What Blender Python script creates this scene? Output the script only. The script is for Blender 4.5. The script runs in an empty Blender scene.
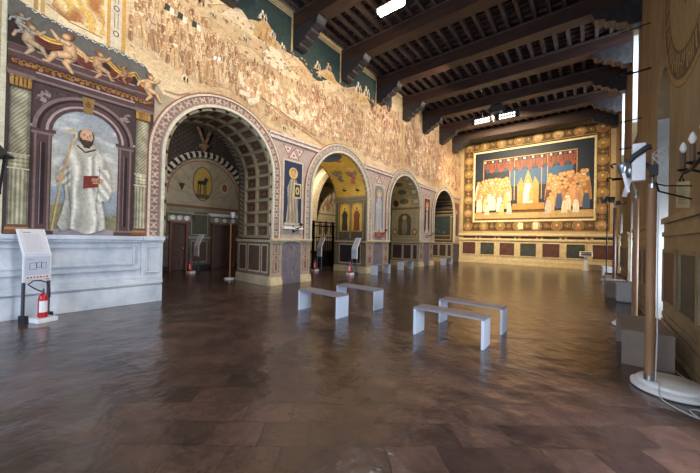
import bpy, bmesh, math, random
from mathutils import Vector, Matrix, noise
PI = math.pi
random.seed(7)
SC = bpy.context.scene
COL = SC.collection

# ------------------------------------------------------------------ camera
cam_d = bpy.data.cameras.new('camera'); cam = bpy.data.objects.new('camera', cam_d); COL.objects.link(cam)
SC.camera = cam
CAMH = 1.6; YAW = 0.6724; PITCH = 0.007; ROLL = 0.0227
cam_d.sensor_width = 36; cam_d.lens = 304.35 / 700 * 36; cam_d.clip_start = 0.05; cam_d.clip_end = 200
fw = Vector((-math.sin(YAW), math.cos(YAW), 0)); rt = Vector((math.cos(YAW), math.sin(YAW), 0)); up = Vector((0, 0, 1))
f2 = math.cos(PITCH) * fw + math.sin(PITCH) * up; u2 = -math.sin(PITCH) * fw + math.cos(PITCH) * up
r3 = math.cos(ROLL) * rt + math.sin(ROLL) * u2; u3 = -math.sin(ROLL) * rt + math.cos(ROLL) * u2
m = Matrix((r3, u3, -f2)).transposed().to_4x4(); m.translation = Vector((0, 0, CAMH)); cam.matrix_world = m

# ------------------------------------------------------------------ world, lights, exposure
SC.view_settings.view_transform = 'Standard'; SC.view_settings.look = 'None'
SC.view_settings.gamma = 1; SC.view_settings.use_curve_mapping = False
SC.view_settings.exposure = 0.58
w = bpy.data.worlds.new('sky'); SC.world = w; w.use_nodes = True
bg = w.node_tree.nodes['Background']; bg.inputs[0].default_value = (0.62, 0.78, 1.0, 1); bg.inputs[1].default_value = 2.5

XL, XR, YB, YF, ZC = -8.2, 1.05, 24.2, -5.0, 9.5
BEAMS = [4.2 - 2.65, 4.2, 6.89, 9.47, 12.1, 14.61, 17.1, 19.7, 22.1]
BEAMS = [-3.6, -1.05] + BEAMS

def area(name, loc, target, sx, sy, power, color, spread=180, spec=1.0):
    d = bpy.data.lights.new(name, 'AREA'); d.shape = 'RECTANGLE'; d.size = sx; d.size_y = sy; d.energy = power; d.color = color
    d.spread = math.radians(spread); d.specular_factor = spec
    o = bpy.data.objects.new(name, d); COL.objects.link(o); o.location = loc
    o.rotation_euler = (Vector(target) - Vector(loc)).to_track_quat('-Z', 'Y').to_euler(); return o
def spot(name, loc, target, power, color, ang=90, blend=0.8, r=0.08):
    d = bpy.data.lights.new(name, 'SPOT'); d.energy = power; d.color = color; d.spot_size = math.radians(ang); d.spot_blend = blend; d.shadow_soft_size = r
    o = bpy.data.objects.new(name, d); COL.objects.link(o); o.location = loc
    o.rotation_euler = (Vector(target) - Vector(loc)).to_track_quat('-Z', 'Y').to_euler(); return o
WARM = (1.0, 0.80, 0.52); WARM2 = (1.0, 0.86, 0.68); COOL = (0.62, 0.76, 1.0)
# daylight: two tall windows in the wall behind the camera, and the windows of the right wall
area('daylight_rear_window', (-5.2, YF + 0.15, 2.6), (-5.2, 5, 1.6), 2.2, 3.2, 200, COOL)
area('daylight_rear_window', (-1.6, YF + 0.15, 2.6), (-1.6, 5, 1.6), 2.2, 3.2, 200, COOL)
RWIN = [(2.45, 3.9), (7.75, 9.2), (13.0, 14.6), (18.1, 19.7)]; RHI = [RWIN[0]] + RWIN[2:]
for a, b in RWIN:
    area('daylight_low_window', (XR + 0.84, (a + b) / 2, 1.25), (XR - 2, (a + b) / 2, 0.9), 1.1, 1.2, (150, 60, 60, 60)[RWIN.index((a, b))], (0.72, 0.82, 1.0))
for a, b in RHI:
    area('daylight_high_window', (XR + 0.93, (a + b) / 2, 7.3), (XR - 2, (a + b) / 2, 6.5), 1.2, 3.0, 240 if a < 5 else 110, (.7, .82, 1))
# spotlights on the beams that light the murals
for yy in (2.4, 7.6, 12.8, 18.0):
    area('mural_spotlight', (-4.3, yy, 8.5), (XL, yy, 5.6), 1.4, 0.3, (88, 104, 110, 128)[int(yy / 5)], (1.0, 0.85, 0.68), 150)
area('end_mural_spotlight', (-4.6, 18.3, 8.5), (-4.6, YB, 4.6), 2.4, 0.3, 470, WARM, 120)
spot('end_mural_spot', (-5.2, 18.4, 8.4), (-5.4, YB, 4.6), 340, WARM2, 46, 1.0, .15)
spot('end_mural_spot', (-2.6, 18.4, 8.4), (-2.2, YB, 4.8), 260, WARM2, 46, 1.0, .15)
spot('ceiling_lamp_light', (-4.8, 7.75, 8.35), (-4.8, 7.5, 0), 260, (1, 0.95, 0.88), 150)
spot('chapel_light', (-11.2, 4.2, 5.4), (XL - 6.4, 7.0, 4.2), 170, WARM2, 150)
spot('second_chapel_light', (-12.4, 12.3, 5.4), (-14.2, 13.5, 3.0), 420, WARM2, 160)
spot('soffit_light_second_arch', (-9.4, 8.6, 3.6), (-9.3, 11.4, 4.6), 70, WARM, 110)
spot('soffit_light_third_arch', (-9.2, 14.0, 2.9), (-9.2, 16.6, 4.4), 30, WARM, 120)

# ------------------------------------------------------------------ helpers
def L(c):
    return tuple(((v / 255) / 12.92 if v / 255 <= 0.04045 else ((v / 255 + 0.055) / 1.055) ** 2.4) for v in c)
def tag(o, label=None, cat=None, group=None, kind=None):
    if label: o['label'] = label
    if cat: o['category'] = cat
    if group: o['group'] = group
    if kind: o['kind'] = kind
    return o
def empty(name, loc, label, cat, group=None, rz=0):
    o = bpy.data.objects.new(name, None); COL.objects.link(o); o.location = loc; o.rotation_euler = (0, 0, rz)
    o.empty_display_size = 0.1
    return tag(o, label, cat, group)
def kids(o): return [c for c in bpy.data.objects if c.parent == o]
def copy_tree(o, loc=None, rz=None, label=None):
    def rec(s, par):
        c = s.copy(); COL.objects.link(c); c.parent = par
        for k in kids(s): rec(k, c)
        return c
    c = rec(o, o.parent)
    if loc is not None: c.location = loc
    if rz is not None: c.rotation_euler = (0, 0, rz)
    if label: c['label'] = label
    return c

def mat(name, rgb, rough=0.6, metal=0.0, var=0.12, scale=6.0, bump=0.0, rgb2=None, detail=6, spec=0.5, stretch=None, emis=None):
    m = bpy.data.materials.new(name); m.use_nodes = True; nt = m.node_tree; N = nt.nodes; K = nt.links
    b = N['Principled BSDF']; c = L(rgb)
    tc = N.new('ShaderNodeTexCoord'); mp = N.new('ShaderNodeMapping'); K.new(tc.outputs['Object'], mp.inputs[0])
    if stretch: mp.inputs['Scale'].default_value = stretch
    no = N.new('ShaderNodeTexNoise'); no.inputs['Scale'].default_value = scale; no.inputs['Detail'].default_value = detail; no.inputs['Roughness'].default_value = 0.65
    K.new(mp.outputs[0], no.inputs['Vector'])
    cr = N.new('ShaderNodeValToRGB'); K.new(no.outputs[0], cr.inputs[0])
    c2 = L(rgb2) if rgb2 else tuple(min(1, v * (1 + var)) for v in c)
    c1 = c if rgb2 else tuple(v * (1 - var) for v in c)
    cr.color_ramp.elements[0].position = 0.32; cr.color_ramp.elements[1].position = 0.68
    cr.color_ramp.elements[0].color = (*c1, 1); cr.color_ramp.elements[1].color = (*c2, 1)
    K.new(cr.outputs[0], b.inputs['Base Color'])
    b.inputs['Roughness'].default_value = rough; b.inputs['Metallic'].default_value = metal
    b.inputs['Specular IOR Level'].default_value = spec
    if bump:
        bp = N.new('ShaderNodeBump'); bp.inputs['Strength'].default_value = bump; bp.inputs['Distance'].default_value = 0.02
        K.new(no.outputs[0], bp.inputs['Height']); K.new(bp.outputs[0], b.inputs['Normal'])
    if emis:
        b.inputs['Emission Color'].default_value = (*emis[0], 1); b.inputs['Emission Strength'].default_value = emis[1]
    return m

def fresco_mat(name, amp=0.22, scale=3.0, rough=0.75, lines=0.0):
    """colour attribute (the painted design) worn by plaster noise"""
    m = bpy.data.materials.new(name); m.use_nodes = True; nt = m.node_tree; N = nt.nodes; K = nt.links
    b = N['Principled BSDF']; b.inputs['Roughness'].default_value = rough; b.inputs['Specular IOR Level'].default_value = 0.25
    at = N.new('ShaderNodeAttribute'); at.attribute_name = 'Col'
    tc = N.new('ShaderNodeTexCoord')
    n1 = N.new('ShaderNodeTexNoise'); n1.inputs['Scale'].default_value = scale; n1.inputs['Detail'].default_value = 10; n1.inputs['Roughness'].default_value = 0.75
    n2 = N.new('ShaderNodeTexNoise'); n2.inputs['Scale'].default_value = scale * 7; n2.inputs['Detail'].default_value = 5; n2.inputs['Distortion'].default_value = 1.2
    K.new(tc.outputs['Object'], n1.inputs['Vector']); K.new(tc.outputs['Object'], n2.inputs['Vector'])
    ad = N.new('ShaderNodeMath'); ad.operation = 'ADD'; K.new(n1.outputs[0], ad.inputs[0]); K.new(n2.outputs[0], ad.inputs[1])
    mr = N.new('ShaderNodeMapRange'); mr.inputs[1].default_value = 0.7; mr.inputs[2].default_value = 1.3
    mr.inputs[3].default_value = 1 - amp * 1.6; mr.inputs[4].default_value = 1 + amp; K.new(ad.outputs[0], mr.inputs[0])
    mx = N.new('ShaderNodeMix'); mx.data_type = 'RGBA'; mx.blend_type = 'MULTIPLY'; mx.inputs[0].default_value = 1
    K.new(at.outputs['Color'], mx.inputs[6]); cc = N.new('ShaderNodeCombineColor')
    for i in range(3): K.new(mr.outputs[0], cc.inputs[i])
    K.new(cc.outputs[0], mx.inputs[7]); K.new(mx.outputs[2], b.inputs['Base Color'])
    return m
FRESCO = fresco_mat('fresco_plaster', 0.20, 3.0)
BATTLE = fresco_mat('worn_fresco_plaster', 0.22, 2.2)
GILT = fresco_mat('gilded_panel_paint', 0.22, 3.5, 0.5)
PRINT = fresco_mat('printed_board', 0.03, 3.0, 0.4)

class MB:
    def __init__(s): s.v = []; s.f = []
    def add(s, v, f):
        n = len(s.v); s.v += [tuple(p) for p in v]; s.f += [tuple(i + n for i in q) for q in f]; return s
    def box(s, x0, x1, y0, y1, z0, z1, rot=None, piv=None):
        v = [Vector((x, y, z)) for z in (z0, z1) for y in (y0, y1) for x in (x0, x1)]
        if rot is not None:
            p = Vector(piv or ((x0 + x1) / 2, (y0 + y1) / 2, (z0 + z1) / 2)); v = [rot @ (q - p) + p for q in v]
        return s.add(v, [(0, 2, 3, 1), (4, 5, 7, 6), (0, 1, 5, 4), (2, 6, 7, 3), (0, 4, 6, 2), (1, 3, 7, 5)])
    def lathe(s, prof, c=(0, 0, 0), n=24, ax='z', sx=1, sy=1, a0=0, a1=2 * PI):
        full = abs(a1 - a0 - 2 * PI) < 1e-6; m = n if full else n + 1
        vs = []
        for r, h in prof:
            for i in range(m):
                a = a0 + (a1 - a0) * i / n; p = (r * math.cos(a) * sx, r * math.sin(a) * sy, h)
                if ax == 'x': p = (p[2], p[0], p[1])
                if ax == 'y': p = (p[0], p[2], p[1])
                vs.append((p[0] + c[0], p[1] + c[1], p[2] + c[2]))
        fs = []
        for j in range(len(prof) - 1):
            for i in range(n):
                k = (i + 1) % m; fs.append((j * m + i, j * m + k, (j + 1) * m + k, (j + 1) * m + i))
        fs.append(tuple(reversed(range(m)))); fs.append(tuple(range((len(prof) - 1) * m, len(prof) * m)))
        return s.add(vs, fs)
    def cyl(s, c, r, h, n=24, ax='z'): return s.lathe([(r, 0), (r, h)], c, n, ax)
    def tube(s, pts, r, n=8):
        pts = [Vector(p) for p in pts]; vs = []; fs = []
        rr = r if isinstance(r, (list, tuple)) else [r] * len(pts)
        ref = None
        for i, p in enumerate(pts):
            t = (pts[min(i + 1, len(pts) - 1)] - pts[max(i - 1, 0)]).normalized()
            if ref is None: ref = Vector((0, 0, 1)) if abs(t.z) < 0.9 else Vector((1, 0, 0))
            a = t.cross(ref).normalized(); b = a.cross(t).normalized(); ref = b
            for k in range(n):
                th = 2 * PI * k / n; vs.append(p + (a * math.cos(th) + b * math.sin(th)) * rr[i])
        for i in range(len(pts) - 1):
            for k in range(n): fs.append((i * n + k, i * n + (k + 1) % n, (i + 1) * n + (k + 1) % n, (i + 1) * n + k))
        fs.append(tuple(reversed(range(n)))); fs.append(tuple(range((len(pts) - 1) * n, len(pts) * n)))
        return s.add(vs, fs)
    def prism(s, pts, axis, a, b):
        """2-D outline extruded along axis from a to b; outline coords are the other two axes in xyz order"""
        def P(p, t): return {'x': (t, p[0], p[1]), 'y': (p[0], t, p[1]), 'z': (p[0], p[1], t)}[axis]
        n = len(pts); v = [P(p, a) for p in pts] + [P(p, b) for p in pts]
        f = [tuple(range(n)), tuple(reversed(range(n, 2 * n)))] + [(i, (i + 1) % n, n + (i + 1) % n, n + i) for i in range(n)]
        return s.add(v, f)
    def ball(s, c, r, n=16, sx=1, sy=1, sz=1):
        pr = [(max(1e-4, math.sin(PI * i / (n // 2))) * r, -math.cos(PI * i / (n // 2)) * r * sz) for i in range(n // 2 + 1)]
        return s.lathe(pr, c, n, 'z', sx, sy)
    def build(s, name, m, parent=None, smooth=False, bevel=0, loc=None):
        me = bpy.data.meshes.new(name); me.from_pydata(s.v, [], s.f)
        bm = bmesh.new(); bm.from_mesh(me); bmesh.ops.recalc_face_normals(bm, faces=bm.faces)
        if bevel: bmesh.ops.bevel(bm, geom=[e for e in bm.edges if len(e.link_faces) == 2 and e.calc_face_angle(0) > 0.6], offset=bevel, segments=2, affect='EDGES', profile=0.7)
        bm.to_mesh(me); bm.free()
        if smooth:
            me.shade_smooth(); me.set_sharp_from_angle(angle=math.radians(40))
        me.materials.append(m)
        o = bpy.data.objects.new(name, me); COL.objects.link(o)
        if parent: o.parent = parent
        if loc: o.location = loc
        return o

def inside(pt, poly):
    x, y = pt; r_ = False; n = len(poly)
    for i in range(n):
        (x1, y1), (x2, y2) = poly[i], poly[(i + 1) % n]
        if (y1 > y) != (y2 > y) and x < (x2 - x1) * (y - y1) / (y2 - y1) + x1: r_ = not r_
    return r_
def mixc(a_, b_, t): return tuple(p + (q_ - p) * t for p, q_ in zip(a_, b_))
class Art:
    """painted design: polygons in surface coordinates (u, v), laid on a wall by a mapping; each coat of paint lies a hair above the last"""
    def __init__(s, mp): s.mp = mp; s.v = []; s.f = []; s.c = []; s.k = 0; s.dz = 0.0012
    def poly(s, pts, c, off=None, j=0.0):
        o = s.k * s.dz if off is None else off
        o += j
        if j == 0 and off is None: pass
        n = len(s.v); s.v += [tuple(s.mp(u, v, o)) for u, v in pts]; s.f.append(tuple(range(n, n + len(pts)))); s.c.append(L(c))
    def nxt(s, n=1): s.k += n; return s
    def rect(s, u0, u1, v0, v1, c, off=None, sub=0):
        if sub:
            n = max(1, int(abs(v1 - v0) / sub + .5)); 
            for i in range(n):
                a = v0 + (v1 - v0) * i / n; b = v0 + (v1 - v0) * (i + 1) / n; s.poly([(u0, a), (u1, a), (u1, b), (u0, b)], c, off)
        else: s.poly([(u0, v0), (u1, v0), (u1, v1), (u0, v1)], c, off)
    def frame(s, u0, u1, v0, v1, t, c, off=None, sub=0):
        s.rect(u0, u1, v0, v0 + t, c, off); s.rect(u0, u1, v1 - t, v1, c, off)
        s.rect(u0, u0 + t, v0 + t, v1 - t, c, off, sub); s.rect(u1 - t, u1, v0 + t, v1 - t, c, off, sub)
    def ell(s, u, v, a, b, c, n=16, off=None, rot=0, j=0.0):
        cr, sr = math.cos(rot), math.sin(rot)
        s.poly([(u + a * math.cos(2 * PI * i / n) * cr - b * math.sin(2 * PI * i / n) * sr, v + a * math.cos(2 * PI * i / n) * sr + b * math.sin(2 * PI * i / n) * cr) for i in range(n)], c, off, j)
    def ring(s, u, v, a, b, t, c, n=24, off=None, a0=0, a1=2 * PI):
        for i in range(n):
            p, q = a0 + (a1 - a0) * i / n, a0 + (a1 - a0) * (i + 1) / n
            s.poly([(u + a * math.cos(p), v + b * math.sin(p)), (u + a * math.cos(q), v + b * math.sin(q)), (u + (a - t) * math.cos(q), v + (b - t) * math.sin(q)), (u + (a - t) * math.cos(p), v + (b - t) * math.sin(p))], c, off)
    def line(s, pts, w, c, off=None, j=0.0):
        for i in range(len(pts) - 1):
            (a, b), (p, q) = pts[i], pts[i + 1]; d = math.hypot(p - a, q - b) or 1; nx, ny = -(q - b) / d * w / 2, (p - a) / d * w / 2
            s.poly([(a + nx, b + ny), (p + nx, q + ny), (p - nx, q - ny), (a - nx, b - ny)], c, off, j)
    def bar(s, u0, u1, v0, v1, o0, o1, c, sub=0.15):
        n = max(1, int(abs(v1 - v0) / sub + .5))
        for i in range(n):
            a = v0 + (v1 - v0) * i / n; b = v0 + (v1 - v0) * (i + 1) / n
            k = len(s.v); s.v += [tuple(s.mp(u, v, o)) for o in (o0, o1) for u, v in ((u0, a), (u1, a), (u1, b), (u0, b))]
            for f in ((4, 5, 6, 7), (0, 1, 5, 4), (2, 3, 7, 6), (1, 2, 6, 5), (3, 0, 4, 7)): s.f.append(tuple(k + q for q in f)); s.c.append(L(c))
    def paint(s, pts, f, res=.012, off=None):
        """fine brushwork: small dabs of paint filling an outline, each coloured by f(u, v)"""
        xs = [p[0] for p in pts]; ys = [p[1] for p in pts]; v = min(ys)
        while v < max(ys):
            u = min(xs)
            while u < max(xs):
                if inside((u + res / 2, v + res / 2), pts): s.poly([(u, v), (u + res, v), (u + res, v + res), (u, v + res)], f(u + res / 2, v + res / 2), off)
                u += res
            v += res
        s.k += 1
    def scumble(s, pts, c, n, ln=.12, w=.02, ang=PI / 2, da=.4, amp=16, c2=None):
        xs = [p[0] for p in pts]; ys = [p[1] for p in pts]; k = 0
        for _ in range(n * 3):
            if k >= n: break
            u, v = random.uniform(min(xs), max(xs)), random.uniform(min(ys), max(ys)); t = ang + random.uniform(-da, da); l = ln * random.uniform(.4, 1.2)
            e = (u + l * math.cos(t), v + l * math.sin(t)); mid = (u + l * .5 * math.cos(t + .3), v + l * .5 * math.sin(t + .3))
            if not (inside((u, v), pts) and inside(e, pts) and inside(mid, pts)): continue
            cc = c if not c2 or random.random() < .5 else c2
            s.line([(u, v), mid, e], w * random.uniform(.4, 1.3), jit(cc, amp), j=k * 2e-6); k += 1
        s.k += 1
    def build(s, name, m, parent=None):
        me = bpy.data.meshes.new(name); me.from_pydata(s.v, [], s.f)
        at = me.color_attributes.new('Col', 'FLOAT_COLOR', 'CORNER'); d = []
        for f, c in zip(s.f, s.c): d += [c[0], c[1], c[2], 1.0] * len(f)
        at.data.foreach_set('color', d); me.materials.append(m)
        o = bpy.data.objects.new(name, me); COL.objects.link(o)
        if parent: o.parent = parent
        return o
def R(a, b): return random.uniform(a, b)
def jit(c, a=14):
    d = R(-a, a); return tuple(max(0, min(255, v + d + R(-a, a) * 0.35)) for v in c)
def tri(a, p, q, r, c, off=None): a.poly([p, q, r], c, off)

# ------------------------------------------------------------------ setting materials
def floor_material():
    m = bpy.data.materials.new('waxed_terracotta_floor'); m.use_nodes = True; nt = m.node_tree; N = nt.nodes; K = nt.links
    b = N['Principled BSDF']; tc = N.new('ShaderNodeTexCoord'); mp = N.new('ShaderNodeMapping'); mp.inputs['Rotation'].default_value = (0, 0, -0.69)
    K.new(tc.outputs['Object'], mp.inputs[0])
    wob = N.new('ShaderNodeTexNoise'); wob.inputs['Scale'].default_value = 2.6; K.new(tc.outputs['Object'], wob.inputs['Vector'])
    mxv = N.new('ShaderNodeMix'); mxv.data_type = 'RGBA'; mxv.blend_type = 'ADD'; mxv.inputs[0].default_value = 0.09
    K.new(mp.outputs[0], mxv.inputs[6]); K.new(wob.outputs['Color'], mxv.inputs[7])
    br = N.new('ShaderNodeTexBrick'); br.inputs['Scale'].default_value = 1.0; br.inputs['Mortar Size'].default_value = 0.004; br.inputs['Mortar Smooth'].default_value = 0.4
    br.inputs['Brick Width'].default_value = 0.40; br.inputs['Row Height'].default_value = 0.30; br.inputs['Bias'].default_value = 0.0
    br.inputs['Color1'].default_value = (*L((58, 45, 41)), 1); br.inputs['Color2'].default_value = (*L((86, 66, 57)), 1); br.inputs['Mortar'].default_value = (*L((36, 28, 25)), 1)
    K.new(mxv.outputs[2], br.inputs['Vector'])
    n1 = N.new('ShaderNodeTexNoise'); n1.inputs['Scale'].default_value = 1.1; n1.inputs['Detail'].default_value = 10; n1.inputs['Roughness'].default_value = 0.68; K.new(tc.outputs['Object'], n1.inputs['Vector'])
    r1 = N.new('ShaderNodeValToRGB'); r1.color_ramp.elements[0].color = (0.5, 0.48, 0.5, 1); r1.color_ramp.elements[1].color = (1.3, 1.2, 1.1, 1)
    r1.color_ramp.elements[0].position = 0.3; r1.color_ramp.elements[1].position = 0.7
    K.new(n1.outputs[0], r1.inputs[0])
    mx = N.new('ShaderNodeMix'); mx.data_type = 'RGBA'; mx.blend_type = 'MULTIPLY'; mx.inputs[0].default_value = 0.9
    n4 = N.new('ShaderNodeTexNoise'); n4.inputs['Scale'].default_value = 5; n4.inputs['Detail'].default_value = 9; n4.inputs['Roughness'].default_value = 0.75; K.new(tc.outputs['Object'], n4.inputs['Vector'])
    r4 = N.new('ShaderNodeValToRGB'); r4.color_ramp.elements[0].position = .33; r4.color_ramp.elements[1].position = .66; r4.color_ramp.elements[0].color = (0.62, 0.6, 0.62, 1); r4.color_ramp.elements[1].color = (1.25, 1.2, 1.14, 1); K.new(n4.outputs[0], r4.inputs[0])
    mx4 = N.new('ShaderNodeMix'); mx4.data_type = 'RGBA'; mx4.blend_type = 'MULTIPLY'; mx4.inputs[0].default_value = 0.75; K.new(br.outputs['Color'], mx4.inputs[6]); K.new(r4.outputs[0], mx4.inputs[7])
    K.new(mx4.outputs[2], mx.inputs[6]); K.new(r1.outputs[0], mx.inputs[7])
    # scuffs and pale chips
    n2 = N.new('ShaderNodeTexNoise'); n2.inputs['Scale'].default_value = 9; n2.inputs['Detail'].default_value = 12; n2.inputs['Roughness'].default_value = 0.8; K.new(tc.outputs['Object'], n2.inputs['Vector'])
    r2 = N.new('ShaderNodeValToRGB'); r2.color_ramp.elements[0].position = 0.66; r2.color_ramp.elements[1].position = 0.72
    K.new(n2.outputs[0], r2.inputs[0])
    mx2 = N.new('ShaderNodeMix'); mx2.data_type = 'RGBA'; mx2.inputs[7].default_value = (*L((170, 155, 145)), 1)
    sc = N.new('ShaderNodeMath'); sc.operation = 'MULTIPLY'; sc.inputs[1].default_value = 0.5; K.new(r2.outputs[0], sc.inputs[0])
    K.new(sc.outputs[0], mx2.inputs[0]); K.new(mx.outputs[2], mx2.inputs[6]); K.new(mx2.outputs[2], b.inputs['Base Color'])
    mr = N.new('ShaderNodeMapRange'); mr.inputs[1].default_value = 0.3; mr.inputs[2].default_value = 0.7; mr.inputs[3].default_value = 0.10; mr.inputs[4].default_value = 0.26
    K.new(n2.outputs[0], mr.inputs[0]); K.new(mr.outputs[0], b.inputs['Roughness'])
    b.inputs['Specular IOR Level'].default_value = 0.9
    # bump: joints + worn undulation
    n3 = N.new('ShaderNodeTexNoise'); n3.inputs['Scale'].default_value = 2.6; n3.inputs['Detail'].default_value = 4; n3.inputs['Roughness'].default_value = 0.5; K.new(tc.outputs['Object'], n3.inputs['Vector'])
    b1 = N.new('ShaderNodeBump'); b1.inputs['Strength'].default_value = 0.85; b1.inputs['Distance'].default_value = 0.03; K.new(n3.outputs[0], b1.inputs['Height'])
    b3 = N.new('ShaderNodeBump'); b3.inputs['Strength'].default_value = 0.35; b3.inputs['Distance'].default_value = 0.005; K.new(n2.outputs[0], b3.inputs['Height']); K.new(b1.outputs[0], b3.inputs['Normal'])
    b2 = N.new('ShaderNodeBump'); b2.inputs['Strength'].default_value = 0.5; b2.inputs['Distance'].default_value = 0.004; b2.invert = True; K.new(br.outputs['Fac'], b2.inputs['Height']); K.new(b3.outputs[0], b2.inputs['Normal'])
    K.new(b2.outputs[0], b.inputs['Normal'])
    return m
M = {}
M['floor'] = floor_material()
M['plaster'] = mat('aged_plaster', (176, 158, 128), 0.85, var=0.2, scale=1.5, bump=0.1)
M['rplaster'] = mat('ochre_worn_plaster', (112, 92, 62), 0.85, scale=1.3, rgb2=(150, 126, 88), bump=0.15, detail=10, stretch=(1, 1, 0.5))
M['greyplaster'] = mat('grey_green_plaster', (120, 116, 98), 0.85, scale=1.5, rgb2=(158, 152, 130), bump=0.1)
M['whiteplaster'] = mat('white_limewash', (205, 208, 210), 0.8, var=0.05, scale=2, bump=0.1)
M['limegrey'] = mat('grey_limewashed_reveal', (150, 150, 142), 0.85, scale=1.5, rgb2=(186, 186, 180), bump=0.1)
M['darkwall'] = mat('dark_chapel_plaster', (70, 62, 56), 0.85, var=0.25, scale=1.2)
M['stone'] = mat('cream_stone', (196, 172, 124), 0.55, scale=5, rgb2=(222, 202, 156), bump=0.1)
M['bluestone'] = mat('pale_grey_blue_marble', (160, 166, 172), 0.5, scale=1.6, rgb2=(214, 214, 212), detail=12, bump=0.05)
M['beam'] = mat('dark_stained_timber', (36, 25, 21), 0.5, scale=3, rgb2=(70, 46, 36), stretch=(0.35, 3, 3), bump=0.3)
M['joist'] = mat('dark_joist_timber', (52, 40, 36), 0.5, scale=4, rgb2=(92, 74, 68), stretch=(3, 0.35, 3), bump=0.3)
M['board'] = mat('dark_ceiling_board', (40, 28, 24), 0.7, scale=4, rgb2=(62, 44, 38))
M['corbel'] = mat('carved_blackened_timber', (34, 32, 34), 0.4, scale=7, rgb2=(62, 58, 60), bump=0.6)
M['wood'] = mat('brown_varnished_wood', (122, 88, 58), 0.6, scale=3, rgb2=(158, 120, 84), stretch=(5, 5, 0.4))
M['darkwood'] = mat('dark_walnut_door_wood', (62, 40, 30), 0.4, scale=4, rgb2=(98, 64, 46), stretch=(5, 5, 0.5))
M['redwood'] = mat('reddish_door_frame_wood', (104, 62, 46), 0.45, scale=4, rgb2=(132, 84, 62), stretch=(5, 5, 0.5))
M['bench_top'] = mat('grey_bench_laminate', (120, 118, 124), 0.35, var=0.06, scale=20)
M['dull_bench'] = mat('dull_brown_grey_bench_panel', (122, 106, 92), 0.6, var=0.08, scale=6)
M['bench_leg'] = mat('pale_grey_bench_panel', (192, 198, 208), 0.45, var=0.04, scale=20)
M['iron'] = mat('wrought_iron', (26, 24, 24), 0.5, 0.6, var=0.2)
M['black'] = mat('matt_black', (22, 22, 24), 0.5)
M['steel'] = mat('brushed_steel', (150, 152, 158), 0.3, 0.9, var=0.05)
M['darksteel'] = mat('dark_grey_metal', (72, 76, 84), 0.4, 0.5, var=0.05)
M['white'] = mat('white_enamel', (220, 220, 222), 0.35, var=0.03)
M['marble'] = mat('white_veined_marble', (206, 206, 206), 0.25, scale=2.2, rgb2=(240, 238, 234), detail=12)
M['red'] = mat('red_enamel', (178, 24, 34), 0.3, var=0.06)
M['blue'] = mat('blue_plastic', (40, 84, 160), 0.4, var=0.05)
M['rubber'] = mat('black_rubber', (24, 24, 26), 0.6)
M['label'] = mat('white_paper_label', (226, 226, 222), 0.6, var=0.03)
M['tag'] = mat('aged_card', (176, 154, 108), 0.8, var=0.08)
M['boxgrey'] = mat('grey_painted_box', (170, 166, 162), 0.5, var=0.06)
M['cable'] = mat('pale_cable_sheath', (190, 190, 188), 0.5, var=0.03)
M['candle'] = mat('brown_candle_sleeve', (92, 70, 50), 0.6)
M['bulb'] = mat('frosted_bulb', (226, 224, 214), 0.15, var=0.02)
M['rib'] = mat('painted_red_grey_rib', (104, 66, 54), 0.8, scale=8, rgb2=(140, 122, 104))
def emit_mat(name, c, s):
    m = bpy.data.materials.new(name); m.use_nodes = True; N = m.node_tree.nodes; b = N['Principled BSDF']
    b.inputs['Base Color'].default_value = (*c, 1); b.inputs['Emission Color'].default_value = (*c, 1); b.inputs['Emission Strength'].default_value = s
    no = N.new('ShaderNodeTexNoise'); no.inputs['Scale'].default_value = 40
    rp = N.new('ShaderNodeMapRange'); rp.inputs[3].default_value = s * 0.95; rp.inputs[4].default_value = s * 1.05
    m.node_tree.links.new(no.outputs[0], rp.inputs[0]); m.node_tree.links.new(rp.outputs[0], b.inputs['Emission Strength'])
    return m
M['tube'] = emit_mat('lit_lamp_tube', (1, 0.98, 0.95), 16)
M['led'] = emit_mat('lit_led_lens', (1, 0.95, 0.9), 1.6)
def glass_mat():
    m = bpy.data.materials.new('window_glass'); m.use_nodes = True; nt = m.node_tree; N = nt.nodes; K = nt.links
    for n in list(N): N.remove(n)
    o = N.new('ShaderNodeOutputMaterial'); mx = N.new('ShaderNodeMixShader'); t = N.new('ShaderNodeBsdfTransparent'); g = N.new('ShaderNodeBsdfGlossy'); g.inputs['Roughness'].default_value = 0.05
    no = N.new('ShaderNodeTexNoise'); no.inputs['Scale'].default_value = 5; rp = N.new('ShaderNodeMapRange'); rp.inputs[3].default_value = 0.06; rp.inputs[4].default_value = 0.1
    K.new(no.outputs[0], rp.inputs[0]); K.new(rp.outputs[0], mx.inputs[0])
    K.new(t.outputs[0], mx.inputs[1]); K.new(g.outputs[0], mx.inputs[2]); K.new(mx.outputs[0], o.inputs[0]); return m
M['glass'] = glass_mat()

def struct(o): o['kind'] = 'structure'; return o

# ------------------------------------------------------------------ floor, ceiling, plain walls
struct(MB().box(-17.5, XR + 1.3, YF - 0.4, YB + 0.4, -0.2, 0).build('floor', M['floor']))
ce = MB().box(XL - 2.0, XR + 1.2, YF - 0.3, YB + 0.3, ZC + 0.10, ZC + 0.3)
struct(ce.build('ceiling', M['board']))
# joists run the length of the room over the cross-beams, with thin battens between them
jm = MB(); x = XL + 0.25
while x < XR - 0.05:
    jm.box(x - 0.055, x + 0.055, YF, YB, ZC - 0.12, ZC + 0.10); x += 0.42
struct(jm.build('trim_joists', M['joist']))
bm_ = MB(); y = YF + 0.2
while y < YB:
    bm_.box(XL, XR, y - 0.03, y + 0.03, ZC + 0.03, ZC + 0.10); y += 0.36
struct(bm_.build('trim_battens', M['joist']))

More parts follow.
